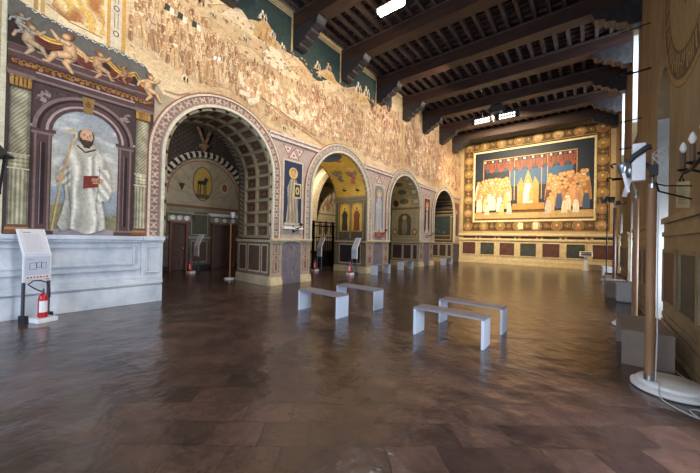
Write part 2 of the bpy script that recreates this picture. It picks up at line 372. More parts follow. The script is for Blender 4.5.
ARCH = [(4.55, 1.60, 3.56), (9.73, 1.80, 3.33), (15.25, 1.75, 3.42), (20.9, 1.80, 3.33)]   # centre y, radius, spring z
DEP = 1.95
def arch_outline(y0, y1, ztop, arches, seg=28):
    p = [(y0, 0)]
    for cy, r, sp in arches:
        p.append((cy - r, 0))
        for i in range(seg + 1):
            a = PI - PI * i / seg; p.append((cy + r * math.cos(a), sp + r * math.sin(a)))
        p.append((cy + r, 0))
    p += [(y1, 0), (y1, ztop), (y0, ztop)]
    return p
struct(MB().prism(arch_outline(YF, YB + 0.3, ZC + 0.1, ARCH), 'x', XL, XL - DEP).build('wall_left', M['plaster']))
struct(MB().box(XL, XR + 1.2, YB, YB + 0.3, 0, ZC + 0.1).build('wall_back', M['plaster']))
# front wall behind the camera with two tall windows
fw_ = MB()
FW = [(-6.4, -4.0), (-2.8, -0.4)]
xs = [XL, FW[0][0], FW[0][1], FW[1][0], FW[1][1], XR + 1.2]
for i in range(5):
    if i in (1, 3):
        fw_.box(xs[i], xs[i + 1], YF - 0.3, YF, 0, 0.9); fw_.box(xs[i], xs[i + 1], YF - 0.3, YF, 4.3, ZC + 0.1)
    else: fw_.box(xs[i], xs[i + 1], YF - 0.3, YF, 0, ZC + 0.1)
struct(fw_.build('wall_front', M['plaster']))
wn = 0
def window(name, ax, fixed, a, b, z0, z1, nx=2, nz=3):
    fr = MB()
    def bx(p, q, s, t, th=0.03):
        if ax == 'x': fr.box(fixed - th, fixed + th, p, q, s, t)
        else: fr.box(p, q, fixed - th, fixed + th, s, t)
    t = 0.06
    bx(a, a + t, z0, z1); bx(b - t, b, z0, z1); bx(a + t, b - t, z0, z0 + t); bx(a + t, b - t, z1 - t, z1)
    for i in range(1, nx): c = a + (b - a) * i / nx; bx(c - 0.02, c + 0.02, z0 + t, z1 - t, 0.02)
    for i in range(1, nz): c = z0 + (z1 - z0) * i / nz; bx(a + t, b - t, c - 0.02, c + 0.02, 0.018)
    o = struct(fr.build(name, M['darkwood']))
    g = MB()
    if ax == 'x': g.box(fixed - 0.004, fixed + 0.004, a + t, b - t, z0 + t, z1 - t)
    else: g.box(a + t, b - t, fixed - 0.004, fixed + 0.004, z0 + t, z1 - t)
    g.build('window_pane', M['glass'], o); return o
for i, (a, b) in enumerate(FW): window('window_%d' % (i + 1), 'y', YF - 0.2, a, b, 0.9, 4.3, 2, 4)

# right wall: floor-level recesses with arched heads, and tall openings above two of them
RT = 1.0
RARCH = [((a + b) / 2, (b - a) / 2, (5.05 if i == 1 else 3.9) - (b - a) / 2) for i, (a, b) in enumerate(RWIN)]
q = MB().prism(arch_outline(YF, YB, 5.05 + .02, RARCH, 20), 'x', XR, XR + RT)
ys = [YF]
for a, b in RHI: ys += [a - .05, b + .05]
ys.append(YB)
for i in range(0, len(ys), 2): q.box(XR, XR + RT, ys[i], ys[i + 1], 5.07, ZC + .1)
for a, b in RHI:
    q.box(XR, XR + RT, a - .05, b + .05, 9.25, ZC + .1)
    q.prism([(XR, 5.07), (XR + RT, 5.07), (XR + RT, 5.95)], 'y', a - .05, b + .05)
for i, (a, b) in enumerate(RWIN):      # thin wall at the back of each recess, around its low window
    x0, x1 = XR + RT - .14, XR + RT
    q.box(x0, x1, a, a + .15, 0, 5.0); q.box(x0, x1, b - .15, b, 0, 5.0); q.box(x0, x1, a + .15, b - .15, 0, .55); q.box(x0, x1, a + .15, b - .15, 1.95, 5.0)
struct(q.build('wall_right', M['rplaster']))
k = 3
for a, b in RWIN:
    window('window_%d' % k, 'x', XR + RT - 0.02, a + 0.15, b - 0.15, 0.55, 1.95, 2, 2); k += 1
for a, b in RHI:
    window('window_%d' % k, 'x', XR + RT - 0.03, a - 0.05, b + 0.05, 5.85, 9.1, 2, 5); k += 1
# whitewashed linings of the recesses (sills, cheeks) - thin plaster coats on the reveals
tn = 1
for i, (a, b) in enumerate(RWIN):
    if i == 1:
        struct(MB().box(XR + 0.02, XR + RT - 0.145, b - 0.012, b - 0.001, 0.03, 4.3).build('trim_%d' % tn, M['limegrey']))
    else:
        struct(MB().box(XR + 0.02, XR + RT - 0.145, b - 0.012, b - 0.001, 0.03, 3.1).build('trim_%d' % tn, M['limegrey']))
        tn += 1
        struct(MB().box(XR + 0.01, XR + RT - 0.08, b + 0.035, b + 0.049, 5.95, 9.05).build('trim_%d' % tn, M['whiteplaster']))
    tn += 1

# ------------------------------------------------------------------ ceiling beams, one thing each, with carved corbels
def corbel(side):
    # stepped, scalloped bracket profile in (x, z); grows from the wall
    s = 1 if side < 0 else -1; xw = XL if side < 0 else XR
    pts = [(0, 8.86), (0, 8.14)]
    n = 4
    for i in range(n):
        x0 = 0.14 + i * (1.04 / n); z0 = 8.14 + i * 0.155
        for j in range(7):
            th = -PI / 2 + PI * .62 * j / 6
            pts.append((x0 + (1.04 / n) * .62 * math.cos(th) + .02, z0 + .085 + .085 * math.sin(th)))
    pts += [(1.18, 8.86)]
    return [(xw + s * p, q) for p, q in pts]
BW = 0.48
proto_beam = None
for i, yb in enumerate(BEAMS):
    pos = 'first' 
    if proto_beam is None:
        t = empty('ceiling_beam', (0, yb, 0), '', 'ceiling beam', 'dark cross beams of the ceiling'); proto_beam = t
        MB().box(XL - 0.0, XR, 0, BW, 8.86, ZC - 0.121).build('beam', M['beam'], t, bevel=0.012)
        MB().box(XL, XR, -0.03, BW + 0.03, ZC - 0.22, ZC - 0.15).build('moulding', M['joist'], t)
        for sd in (-1, 1):
            MB().prism(corbel(sd), 'y', 0.04, BW - 0.04).build('corbel', M['corbel'], t)
    else: t = copy_tree(proto_beam, (0, yb, 0))
LB = {4: 'dark ceiling beam whose left end sits over the nearest big archway', 4.2: '', }
names = ['dark ceiling beam farthest behind the viewer', 'dark ceiling beam second behind the viewer', 'dark ceiling beam just ahead overhead, above the painted monk',
 'dark ceiling beam over the first archway, left of the green castle panel', 'dark ceiling beam over the first pier, just before the glaring ceiling lamp',
 'dark ceiling beam over the second archway, just beyond the glaring ceiling lamp', 'dark ceiling beam over the second pier, third bracket before the end wall lamps',
 'dark ceiling beam over the third archway, ending at the battle mural border', 'dark ceiling beam just before the floodlights, over the third pier',
 'dark ceiling beam right behind the floodlights', 'dark ceiling beam nearest the end mural, covering its top edge']
bs = [o for o in bpy.data.objects if o.get('category') == 'ceiling beam']; bs.sort(key=lambda o: o.location.y)
for o, n in zip(bs, names): o['label'] = n

#MARK_ROOMS
exec_rooms = True
# ------------------------------------------------------------------ chapels behind the arches
XW = -14.6
r1 = MB()
r1.box(XW - 0.3, XW, 1.0, 18.4, 0, 7.6)            # common back wall
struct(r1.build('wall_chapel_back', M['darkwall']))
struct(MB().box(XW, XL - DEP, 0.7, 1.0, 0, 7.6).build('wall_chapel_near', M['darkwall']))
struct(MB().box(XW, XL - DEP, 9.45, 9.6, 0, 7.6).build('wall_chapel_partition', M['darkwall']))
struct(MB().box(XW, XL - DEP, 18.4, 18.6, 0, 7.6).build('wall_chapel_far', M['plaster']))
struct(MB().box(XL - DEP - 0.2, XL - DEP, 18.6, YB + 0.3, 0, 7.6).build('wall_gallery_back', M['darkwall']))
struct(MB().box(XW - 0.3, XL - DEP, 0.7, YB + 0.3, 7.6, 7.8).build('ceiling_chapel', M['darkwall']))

def mapx(xw, s=1):            # plane facing +x: u = y, v = z
    return lambda u, v, o: (xw + s * (o + 0.002), u, v)
# back wall of the first chapel: patterned upper wall, striped arch and lunette, cornice, marble dado
a = Art(mapx(XW))
a.rect(1.0, 9.45, 0, 7.6, (52, 54, 58)); a.nxt()
# diaper pattern
a.rect(1.0, 9.45, 3.2, 7.6, (84, 54, 46), off=.001)
for iy in range(32):
    for iz in range(40):
        u = 1.15 + iy * 0.26 + (iz % 2) * 0.13; v = 3.25 + iz * 0.11
        if u > 9.35 or v > 7.5: continue
        a.poly([(u, v - 0.095), (u + 0.112, v), (u, v + 0.095), (u - 0.112, v)], jit((50, 60, 66), 5))
        a.poly([(u, v - 0.045), (u + 0.05, v), (u, v + 0.045), (u - 0.05, v)], (98, 72, 54) if (iy + iz) % 2 else (88, 90, 78), off=a.k * a.dz + 0.0008)
a.nxt(2)
cy, cz, r = 7.1, 3.45, 1.85
a.poly([(cy + r * math.cos(PI * i / 30), cz + r * math.sin(PI * i / 30)) for i in range(31)] + [(cy - r, 3.1), (cy + r, 3.1)], (168, 160, 140)); a.nxt()
for i in range(10):
    th = PI * (i + .5) / 10; a.line([(cy, cz - .1), (cy + 1.7 * math.cos(th), cz + 1.7 * math.sin(th))], 0.02, (150, 110, 92))
a.ring(cy, cz, 1.72, 1.72, 0.05, (150, 92, 76), 30, a0=0, a1=PI); a.nxt()
a.ell(cy - 0.15, 4.05, 0.48, 0.82, (120, 104, 76), 28); a.nxt(); a.ell(cy - 0.15, 4.05, 0.42, 0.76, (186, 158, 84), 28); a.nxt()
a.poly([(cy - .5, 3.55), (cy + .2, 3.55), (cy + .1, 3.35), (cy - .4, 3.35)], (96, 84, 62)); 
# a dark standing beast
bx_ = cy - .15
a.poly([(bx_ - .26, 4.0), (bx_ + .16, 4.02), (bx_ + .26, 4.3), (bx_ + .12, 4.38), (bx_ + .02, 4.2), (bx_ - .24, 4.18)], (58, 52, 46))
for q in (-.24, -.14, .04, .13): a.rect(bx_ + q, bx_ + q + .05, 3.55, 4.05, (58, 52, 46))
a.nxt()
a.ell(cy + 0.95, 4.0, 0.2, 0.27, (196, 186, 160), 18); a.nxt(); a.ell(cy + 0.95, 4.0, 0.14, 0.2, (150, 84, 66), 18); a.nxt()
a.poly([(cy - 1.25, 3.95), (cy - 0.95, 3.95), (cy - 1.1, 3.6)], (64, 58, 56)); a.nxt()
# cornice bands
a.rect(1.0, 9.45, 2.98, 3.16, (168, 156, 132)); a.rect(1.0, 9.45, 2.86, 2.98, (126, 92, 76)); a.rect(1.0, 9.45, 2.7, 2.86, (140, 134, 116)); a.nxt()
a.rect(1.0, 9.45, 0.2, 2.7, (104, 100, 88)); a.nxt()
for u0, u1 in ((1.2, 2.4), (2.6, 3.8), (4.0, 5.2), (6.45, 7.25), (8.85, 9.4)):
    a.rect(u0, u1, 1.6, 2.6, (88, 88, 74)); a.frame(u0, u1, 1.6, 2.6, 0.05, (150, 144, 124), a.k * a.dz + .001)
    a.rect(u0, u1, 0.3, 1.35, (100, 74, 64)); a.frame(u0, u1, 0.3, 1.35, 0.06, (140, 138, 130), a.k * a.dz + .001)
a.rect(1.0, 9.45, 1.42, 1.55, (150, 150, 144), off=.02)
tag(a.build('wall_painting', FRESCO), 'dark patterned painting with golden oval lunette on wall behind the first archway', 'mural')
# black and white voussoirs of real thickness
ar = empty('striped_arch', (XW, cy, cz), 'black and white striped stone arch inside the first chapel', 'arch')
va_ = Art(lambda u, v, o: (o, u * math.cos(v), u * math.sin(v))); nV = 45
for i in range(nV):
    t0, t1 = PI * i / nV, PI * (i + 1) / nV
    va_.bar(1.85 if i % 2 else 1.89, 2.12 if i % 2 else 2.08, t0, t1, .055, .2 if i % 2 else .22, (40, 40, 44) if i % 2 == 0 else (196, 192, 180), PI)
va_.build('voussoirs', FRESCO, ar)
# ribs and corbel of the vault
rb = empty('vault_corbel', (XW + 0.05, 6.95, 5.75), 'small stone corbel with vault ribs above the striped arch', 'corbel')
MB().lathe([(0.06, -.2), (0.12, -.1), (0.2, .0), (0.26, .06), (0.26, .14)], (0.0, 0, 0), 16, a0=-PI / 2, a1=PI / 2).build('bracket', M['rib'], rb)
for dy, dx in ((-1.2, .9), (0.5, .7)):
    MB().tube([(0.08, 0, .12), (0.08 + dx * .15, dy * .25, .65), (0.08 + dx * .45, dy * .6, 1.2), (0.08 + dx, dy, 1.7)], 0.075, 8).build('rib', M['rib'], rb)

def panel_door(name, label, y0, y1, h, ajar=0.0, frame='redwood', leafm='darkwood'):
    t = struct(bpy.data.objects.new(name, None)); COL.objects.link(t); t.location = (XW, (y0 + y1) / 2, 0)
    w_ = (y1 - y0) / 2
    f = MB().box(0.003, 0.16, -w_, -w_ + 0.09, 0, h).box(0.003, 0.16, w_ - 0.09, w_, 0, h).box(0.003, 0.16, -w_ + .09, w_ - .09, h - 0.09, h)
    f.build('door_frame', M[frame], t)
    lf = MB().box(0.003, 0.05, -w_ + .09, w_ - .09, 0.005, h - .09)
    for z0, z1 in ((.15, .62), (.72, .95), (1.05, 1.6), (1.68, 2.0)):
        for s0, s1 in ((-w_ + .14, -.03), (.03, w_ - .14)):
            lf.box(0.05, 0.075, s0, s1, z0, z1 - .0)
    lf.build('door_leaf', M[leafm], t, bevel=0.006)
    MB().lathe([(0.02, 0), (0.02, .04), (.035, .05), (.03, .08)], (0.075, w_ - .2, 1.0), 12, 'x').build('door_knob', M['steel'], t)
    return t
panel_door('door_1', '', 5.5, 6.28, 2.2); panel_door('door_2', '', 7.42, 8.62, 2.2)
for (y0, y1, mm) in ((5.4, 6.38, 'greyplaster'), (7.3, 8.75, 'marble')):
    lt = empty('door_lintel', (XW, (y0 + y1) / 2, 2.2), 'carved lintel with roundels over the %s chapel door' % ('narrow left' if y0 < 6 else 'wider right'), 'lintel', 'carved lintels over chapel doors')
    w_ = (y1 - y0) / 2
    MB().box(0.004, .14, -w_, w_, .005, .30).build('frieze', M['greyplaster'], lt)
    MB().box(0.004, .2, -w_ - .05, w_ + .05, .30, .35).box(0.004, .26, -w_ - .1, w_ + .1, .35, .46).build('cornice', M[mm], lt)
    for q in (-.6, 0, .6):
        MB().lathe([(.11, 0), (.11, .03), (.07, .035), (.05, .02)], (.14, q * w_, .155), 16, 'x').build('roundel', M['marble'], lt)

# second chapel: light frescoed walls with painted arches
a = Art(mapx(XW))
a.rect(9.6, 18.4, 0, 7.6, (206, 192, 158)); a.nxt()
for cy_, r_ in ((11.9, 1.7), (15.6, 1.8)):
    a.ring(cy_, 3.4, r_ + .35, r_ + .35, .35, (150, 138, 112), 30, a0=0, a1=PI); a.nxt()
    a.ring(cy_, 3.4, r_ + .22, r_ + .22, .08, (176, 120, 84), 30, a0=0, a1=PI)
    for k_ in range(26):
        th = R(.15, PI - .15); q = R(.3, r_ - .3); a.ell(cy_ + q * math.cos(th), 3.4 + q * math.sin(th), R(.06, .16), R(.12, .25), jit((170, 136, 96), 30), 10, j=k_ * .00005)
    a.nxt()
    a.frame(cy_ - 1.5, cy_ + 1.5, 1.6, 3.3, .08, (140, 122, 92)); a.nxt()
    for k_ in range(5):
        u = cy_ - 1.2 + k_ * .6; a.ell(u, 2.3, .17, .5, jit((120, 96, 76), 30)); a.ell(u, 2.95, .1, .12, (214, 180, 110)); 
    a.nxt()
a.rect(9.6, 18.4, 0, 1.4, (90, 76, 62)); a.nxt()
tag(a.build('wall_painting', FRESCO), 'pale frescoes with painted arches on wall seen through second archway', 'mural')
# transverse painted wall of second chapel (seen through the arch): plane facing -y at y = 18.4
a = Art(lambda u, v, o: (u, 18.398 - o, v))
a.rect(XW, XL - DEP, 0, 7.6, (204, 190, 156)); a.nxt()
for k_ in range(3): a.ring(-12.4, 3.0, 2.1 - k_ * .35, 2.3 - k_ * .35, .12, [(150, 130, 100), (180, 150, 110), (120, 104, 84)][k_], 30, a0=0, a1=PI)
a.nxt(); a.ell(-12.4, 3.9, .5, .7, (92, 110, 140)); a.nxt(); a.ell(-12.4, 3.75, .25, .5, (176, 92, 70)); a.nxt(); a.ell(-12.4, 4.3, .13, .16, (224, 190, 140))
tag(a.build('wall_painting', FRESCO), 'pale vault painting with blue medallion at far side of second chapel', 'mural')
# vault ribs of second chapel
va = empty('vault_arch', (-12.3, 13.9, 3.2), 'pale painted stone arch crossing the second chapel', 'arch')
mb = MB()
pts = []
for i in range(25):
    th = PI * i / 24; pts.append((2.2 * math.cos(th), 3.0 * math.sin(th)))
for i in range(24, -1, -1):
    th = PI * i / 24; pts.append((1.75 * math.cos(th), 2.55 * math.sin(th)))
mb.prism(pts, 'y', -.25, .25); mb.box(-2.2, -1.75, -.25, .25, -3.2, 0).box(1.75, 2.14, -.25, .25, -3.2, 0)
mb.build('arch_ring', mat('painted_vault_plaster', (170, 146, 108), 0.8, scale=9, rgb2=(222, 206, 170)), va)
# iron gate in the second chapel
g = empty('iron_gate', (-11.3, 11.9, 0), 'black iron grille gate standing in the second archway chapel', 'gate')
gm = MB()
for i in range(27): gm.box(-.012, .012, -2.2 + i * .17 - .012, -2.2 + i * .17 + .012, .05, 2.35)
gm.build('bars', M['iron'], g)
for z_ in (.05, .85, 1.6, 2.2, 2.4): MB().box(-.025, .025, -2.25, 2.25, z_, z_ + .06).build('rail', M['iron'], g)
for y_ in (-2.25, -.75, .75, 2.25): MB().box(-.04, .04, y_ - .04, y_ + .04, 0, 2.5).build('post', M['iron'], g)
MB().box(-.03, -.02, -.72, .72, .1, .85).build('kick_plate', M['black'], g)

#MARK_LEFT
# ------------------------------------------------------------------ left wall: bay of the painted monk
MX = mapx(XL)
def capsules(a, caps, res=.011):
    """soft rounded limbs: (u0, v0, r0, u1, v1, r1, colour)"""
    x0 = min(min(c[0], c[3]) for c in caps) - .12; x1 = max(max(c[0], c[3]) for c in caps) + .12
    y0 = min(min(c[1], c[4]) for c in caps) - .12; y1 = max(max(c[1], c[4]) for c in caps) + .12
    v = y0
    while v < y1:
        u = x0
        while u < x1:
            best = None
            for k_, (p, q, ra, p2, q2, rb, col) in enumerate(caps):
                dx, dy = p2 - p, q2 - q; L2 = dx * dx + dy * dy or 1e-9; t = max(0, min(1, ((u - p) * dx + (v - q) * dy) / L2))
                r_ = ra + (rb - ra) * t; ex, ey = u - p - dx * t, v - q - dy * t; d = math.hypot(ex, ey) / r_
                if d < 1: best = (d, ex / r_, ey / r_, col)      # later limbs lie in front
            if best:
                d, ex, ey, col = best; g = 1.06 - .42 * d * d + .16 * (-ex * .5 + ey * .6) + .05 * noise.noise(Vector((u * 30, v * 30, 0)))
                a.poly([(u, v), (u + res, v), (u + res, v + res), (u, v + res)], tuple(max(0, min(255, q_ * g)) for q_ in col))
            u += res
        v += res
    a.nxt()
def putto(a, u, v, s, fl=1, c=(206, 164, 120)):
    a.nxt(); h = (124, 88, 60); P = lambda p, q: (u + p * s * fl, v + q * s)
    def C(p, q, ra, p2, q2, rb, col=c): A_ = P(p, q); B_ = P(p2, q2); return (A_[0], A_[1], ra * s, B_[0], B_[1], rb * s, col)
    capsules(a, [C(-.08, .24, .07, -.28, .14, .05), C(-.28, .14, .05, -.34, -.02, .04), C(-.05, -.04, .10, .10, -.28, .07), C(.10, -.28, .07, -.04, -.48, .045),
                 C(0, .0, .15, .02, .22, .14), C(.06, -.04, .11, .32, -.14, .08), C(.32, -.14, .075, .44, -.38, .045), C(.44, -.38, .045, .52, -.38, .03),
                 C(.05, .27, .07, .26, .30, .055), C(.26, .30, .055, .38, .46, .04), C(.03, .50, .115, .07, .46, .11, h), C(.09, .44, .09, .10, .43, .085)])
def column(a, u0, u1, z0, z1, zring):
    w_ = u1 - u0; c = (u0 + u1) / 2
    def f(u, v):
        t = (u - u0) / w_; x_ = 2 * t - 1; body = .62 + .5 * math.sqrt(max(0, 1 - (x_ - .15) ** 2 * .85)) - .18 * (x_ > .7)
        if v < zring - .1: k_ = .5 + .5 * math.cos(math.asin(max(-1, min(1, x_))) * 14); fl = .72 + .34 * k_
        elif v < zring + .16: fl = .8 + .3 * abs(math.sin((v - zring) * 42)) + .1 * math.sin(u * 90)
        else: ph = (v - .22 * math.sqrt(max(0, 1 - x_ * x_)) * .0 + .30 * math.asin(max(-1, min(1, x_))) * -.55) * 80; fl = .72 + .26 * (.5 + .5 * math.sin(ph))
        g = body * fl * (.92 + .2 * noise.noise(Vector((u * 9, v * 6, 0)))); return (min(255, 178 * g), min(255, 168 * g), min(255, 134 * g))
    a.paint([(u0, z0 + .15), (u1, z0 + .15), (u1, z1), (u0, z1)], f, .011)
    for z, t, cc, e in ((z0, .07, (120, 78, 52), .03), (z0 + .07, .045, (158, 122, 84), .02), (z0 + .115, .05, (104, 72, 50), .01), (zring - .12, .02, (214, 206, 178), .01), (zring + .14, .02, (206, 196, 168), .01)): a.rect(u0 - e, u1 + e, z, z + t, cc, off=a.k * a.dz + .001)
    a.nxt(2)
def capital(a, u0, u1, z0, z1):
    a.poly([(u0 + .02, z0), (u1 - .02, z0), (u1 + .05, z1), (u0 - .05, z1)], (92, 64, 36)); a.nxt()
    w_ = u1 - u0
    for r_ in range(2):
        for i in range(5):
            u = u0 + w_ * (i + .5) / 5; zz = z0 + .04 + r_ * .15
            a.poly([(u - .03, zz), (u + .03, zz), (u + .035, zz + .12), (u, zz + .15), (u - .035, zz + .12)], jit((164, 122, 62), 14))
    a.rect(u0 - .06, u1 + .06, z1 - .05, z1, (160, 124, 70)); a.nxt()
PU, PUL, PUD = (84, 62, 58), (124, 102, 94), (46, 32, 32)
a = Art(MX)
a.rect(-1.6, 2.70, 1.54, 4.95, (74, 56, 54)); a.nxt()
a.scumble([(.72, 1.6), (2.32, 1.6), (2.32, 4.4), (.72, 4.4)], (66, 48, 48), 260, .12, .025, .8, 1.4, 14, c2=(96, 76, 72))
a.rect(-1.6, 0.36, 1.54, 9.0, (160, 146, 112)); a.rect(.30, .37, 1.54, 8.0, (206, 196, 164), off=.004); a.nxt()
# sky and far hills inside the niche, arched
nc, nr, nsp = 1.505, .525, 3.55
NP = [(nc - nr, 1.55), (nc + nr, 1.55)] + [(nc + nr * math.cos(PI * i / 24), nsp + nr * math.sin(PI * i / 24)) for i in range(25)]
def fsky(u, v):
    n1 = noise.fractal(Vector((u * 1.6, v * 4.5, 3)), 1, 2, 4); t = max(0, min(1, (v - 2.3) / 1.7))
    c = mixc((204, 194, 170), (150, 154, 156), t); c = mixc(c, (216, 212, 202), max(0, min(.8, n1 * 1.6)))
    h1 = 2.42 + .10 * math.sin(u * 7) + .05 * noise.noise(Vector((u * 12, 0, 0))); h2 = 2.05 + .12 * math.sin(u * 5 + 2) + .03 * noise.noise(Vector((u * 20, 5, 0)))
    if v < h1: c = mixc((160, 168, 178), (140, 146, 140), (h1 - v) * 2)
    if v < h2: c = mixc((124, 118, 88), (150, 138, 104), .5 + .8 * noise.noise(Vector((u * 8, v * 14, 1))))
    return c
a.paint(NP, fsky, .014)
a.poly([(nc - .62, 1.52), (nc + .62, 1.52), (nc + .5, 1.64), (nc + .1, 1.72), (nc - .5, 1.66)], (150, 138, 140)); a.nxt()
# purple stone niche: piers, imposts and arch
for s0, s1 in ((.72, .98), (2.03, 2.29)):
    a.rect(s0, s1, 1.56, 3.45, PU); a.nxt(); a.rect(s0 + .02, s0 + .05, 1.6, 3.45, PUL); a.rect(s1 - .05, s1 - .02, 1.6, 3.45, PUL); a.rect(s0 + .09, s1 - .09, 1.75, 3.3, PUD); a.nxt()
    a.rect(s0 + .10, s0 + .115, 1.75, 3.3, (128, 108, 108))
    for z, t, e, cc in ((3.45, .05, .02, PUL), (3.5, .07, .05, PU), (3.57, .04, .07, (176, 156, 152)), (1.54, .08, .05, PU), (1.62, .04, .03, PUL)): a.rect(s0 - e, s1 + e, z, z + t, cc, off=a.k * a.dz + .001)
    a.nxt()
for r0, t_, cc in ((.80, .06, PUL), (.74, .05, PUD), (.69, .07, PU), (.62, .04, (166, 146, 142)), (.58, .055, PU)):
    a.ring(nc, nsp, r0, r0, t_, cc, 30, a0=0, a1=PI)
a.nxt()
for sx in (-1, 1):       # spandrel leaves
    for k_ in range(7): a.ell(nc + sx * R(.55, .72), nsp + R(.5, .72), .05, .025, jit((140, 120, 118), 16), 8, rot=R(0, 3), j=k_ * 1e-5)
a.poly([(nc - .07, 4.05), (nc + .07, 4.05), (nc + .1, 4.38), (nc - .1, 4.38)], (140, 108, 58)); a.nxt(); a.ell(nc, 4.24, .04, .07, (110, 78, 40)); a.nxt()
column(a, .42, .68, 1.56, 4.2, 2.85); column(a, 2.34, 2.62, 1.56, 4.2, 2.82)
capital(a, .42, .68, 4.2, 4.52); capital(a, 2.34, 2.62, 4.2, 4.52)
# entablature
for z, t, cc in ((4.42, .05, PUL), (4.47, .09, PU), (4.56, .03, (170, 150, 146)), (4.59, .17, (70, 46, 36)), (4.76, .05, PU), (4.81, .04, PUL), (4.85, .10, PU), (4.95, .025, (170, 150, 146))):
    e = 0 if z < 4.7 else .03
    a.rect(.38, 2.70, z, z + t, cc)
for s0, s1 in ((.38, .74), (2.3, 2.70)):
    for z, t, cc in ((4.44, .05, PUL), (4.49, .1, PU), (4.74, .09, PU), (4.83, .03, PUL), (4.9, .1, PU), (5.0, .03, PUL)): a.rect(s0, s1, z, z + t, cc, off=a.k * a.dz + .0015)
a.nxt(2)
u = .46
while u < 2.66:
    a.ell(u, 4.655 + .02 * math.sin(u * 30), .045, .03, jit((156, 104, 50), 22), 8, rot=u * 5); a.ring(u + .04, 4.68, .04, .04, .012, (166, 122, 66), 8, a0=0, a1=4); u += .085
a.nxt()
# dark field with drapery, swag and children above
top = [(.37, 5.62), (.7, 5.52), (1.1, 5.45), (1.6, 5.40), (2.1, 5.38), (2.5, 5.30), (2.66, 5.18)]
def tz(u):
    for (p, q), (r_, s_) in zip(top, top[1:]):
        if p <= u <= r_: return q + (s_ - q) * (u - p) / (r_ - p)
    return top[-1][1]
a.poly([(.37, 4.97), (2.70, 4.97), (2.70, 5.12)] + [(u, z + .2) for u, z in reversed(top[:-1])], (96, 92, 84)); a.nxt()
a.poly([(.37, 4.98), (2.68, 4.98)] + [(u, z - .17) for u, z in reversed(top)], (48, 36, 30)); a.nxt()
for s_, e_ in ((.55, 1.15), (1.2, 1.75), (1.8, 2.3), (2.3, 2.64)):
    for wv in range(3):
        n = 8; p = [(s_ + (e_ - s_) * i / n, tz(s_) - .08 + (tz(e_) - tz(s_)) * i / n - .13 * math.sin(PI * i / n) - wv * .028) for i in range(n + 1)]
        a.line(p, .032, [(222, 172, 78), (190, 134, 54), (232, 192, 110)][wv])
    for wv in range(4):
        p = [(s_ + .05 + (e_ - s_ - .1) * i / 8, tz(s_) - .2 - wv * .045 - .14 * math.sin(PI * i / 8)) for i in range(9)]
        a.line(p, .03, jit((112, 52, 40), 12), off=a.k * a.dz - .0005)
a.nxt()
putto(a, .62, 5.12, .55, 1, (176, 150, 118)); putto(a, 1.2, 5.12, .72, -1); putto(a, 1.62, 5.1, .55, 1, (188, 144, 104)); putto(a, 2.55, 5.0, .6, 1)
putto(a, .5, 5.36, .35, 1, (150, 144, 132)); putto(a, 2.1, 5.1, .35, -1, (166, 122, 84))
# leafy white ribbon along the top
a.nxt()
for i in range(60):
    u = .6 + i * .0335; a.ell(u, tz(min(u, 2.6)) + .17 + .02 * math.sin(i * 1.7), .022, .012, jit((206, 204, 194), 14), 7, rot=i)
o = a.build('monk_fresco', FRESCO)
tm = empty('mural', (XL, 1.5, 1.55), 'painted niche with white-robed monk between twisted columns, purple frame', 'mural')
o.name = 'painted_niche'; o.parent = tm; o.location = (-XL, -1.5, -1.55)
# the monk himself
a = Art(mapx(XL + .045)); W0, W1, W2, W3 = (206, 198, 178), (178, 168, 146), (226, 220, 204), (146, 136, 116)
cx = 1.50
body = [(1.08, 1.74), (1.15, 1.63), (1.28, 1.67), (1.40, 1.61), (1.52, 1.56), (1.66, 1.61), (1.83, 1.68), (1.82, 1.95), (1.75, 2.28), (1.85, 2.26), (1.92, 2.48), (1.88, 2.85), (1.78, 3.14), (1.67, 3.31), (1.56, 3.40), (1.36, 3.42), (1.23, 3.28), (1.14, 3.0), (1.05, 2.72), (1.06, 2.57), (1.16, 2.55), (1.19, 2.3), (1.14, 2.0)]
def frobe(u, v):
    wv = noise.noise(Vector((u * 3, v * 1.3, 7))); x_ = u - 1.47
    spread = 1 + max(0, 2.7 - v) * .35
    s1 = math.sin((x_ / spread) * 34 + wv * 5 + .8 * math.sin(v * 2.5)); s2 = math.sin((x_ / spread) * 61 + wv * 8 + v * 1.5)
    g = .80 + .13 * s1 + .05 * s2 - .18 * max(0, -x_ - .12) * 2 - .10 * max(0, x_ - .28)
    kx, kv = (u - 1.60) / .16, (v - 2.15) / .42; kn = max(0, 1 - kx * kx - kv * kv); g = g * (1 - kn * .7) + (.98 - .25 * max(0, -kx)) * kn * .7          # forward knee
    if v > 2.75: g += .06 - .10 * abs(x_ - .02)
    if 2.2 < v < 2.95 and u > 1.68: g = .86 + .12 * math.sin((u + v * .7) * 38) - .2 * max(0, u - 1.85)      # hanging sleeve
    if 2.5 < v < 2.9 and u < 1.26: g = .76 + .12 * math.sin((u * 1.2 - v) * 40)
    if abs(u - (1.24 + .03 * math.sin(v * 4))) < .012 and v < 2.9 or abs(u - (1.69 + .02 * math.sin(v * 5))) < .012 and 2.0 < v < 3.0: g *= .78
    g *= 1 + .06 * noise.noise(Vector((u * 20, v * 14, 2))); return tuple(max(0, min(255, q_ * g)) for q_ in (232, 224, 204))
a.paint(body, frobe, .011)
hx, hz = 1.47, 3.57
a.poly([(hx - .17, 3.34), (hx - .1, 3.2), (hx + .03, 3.15), (hx + .16, 3.22), (hx + .22, 3.35), (hx + .1, 3.45), (hx - .1, 3.45)], (186, 176, 154)); a.line([(hx - .13, 3.36), (hx, 3.24), (hx + .17, 3.34)], .025, (130, 120, 100)); a.nxt()
HP = [(hx + .115 * math.cos(2 * PI * i / 24) + .012, hz + .155 * math.sin(2 * PI * i / 24)) for i in range(24)]
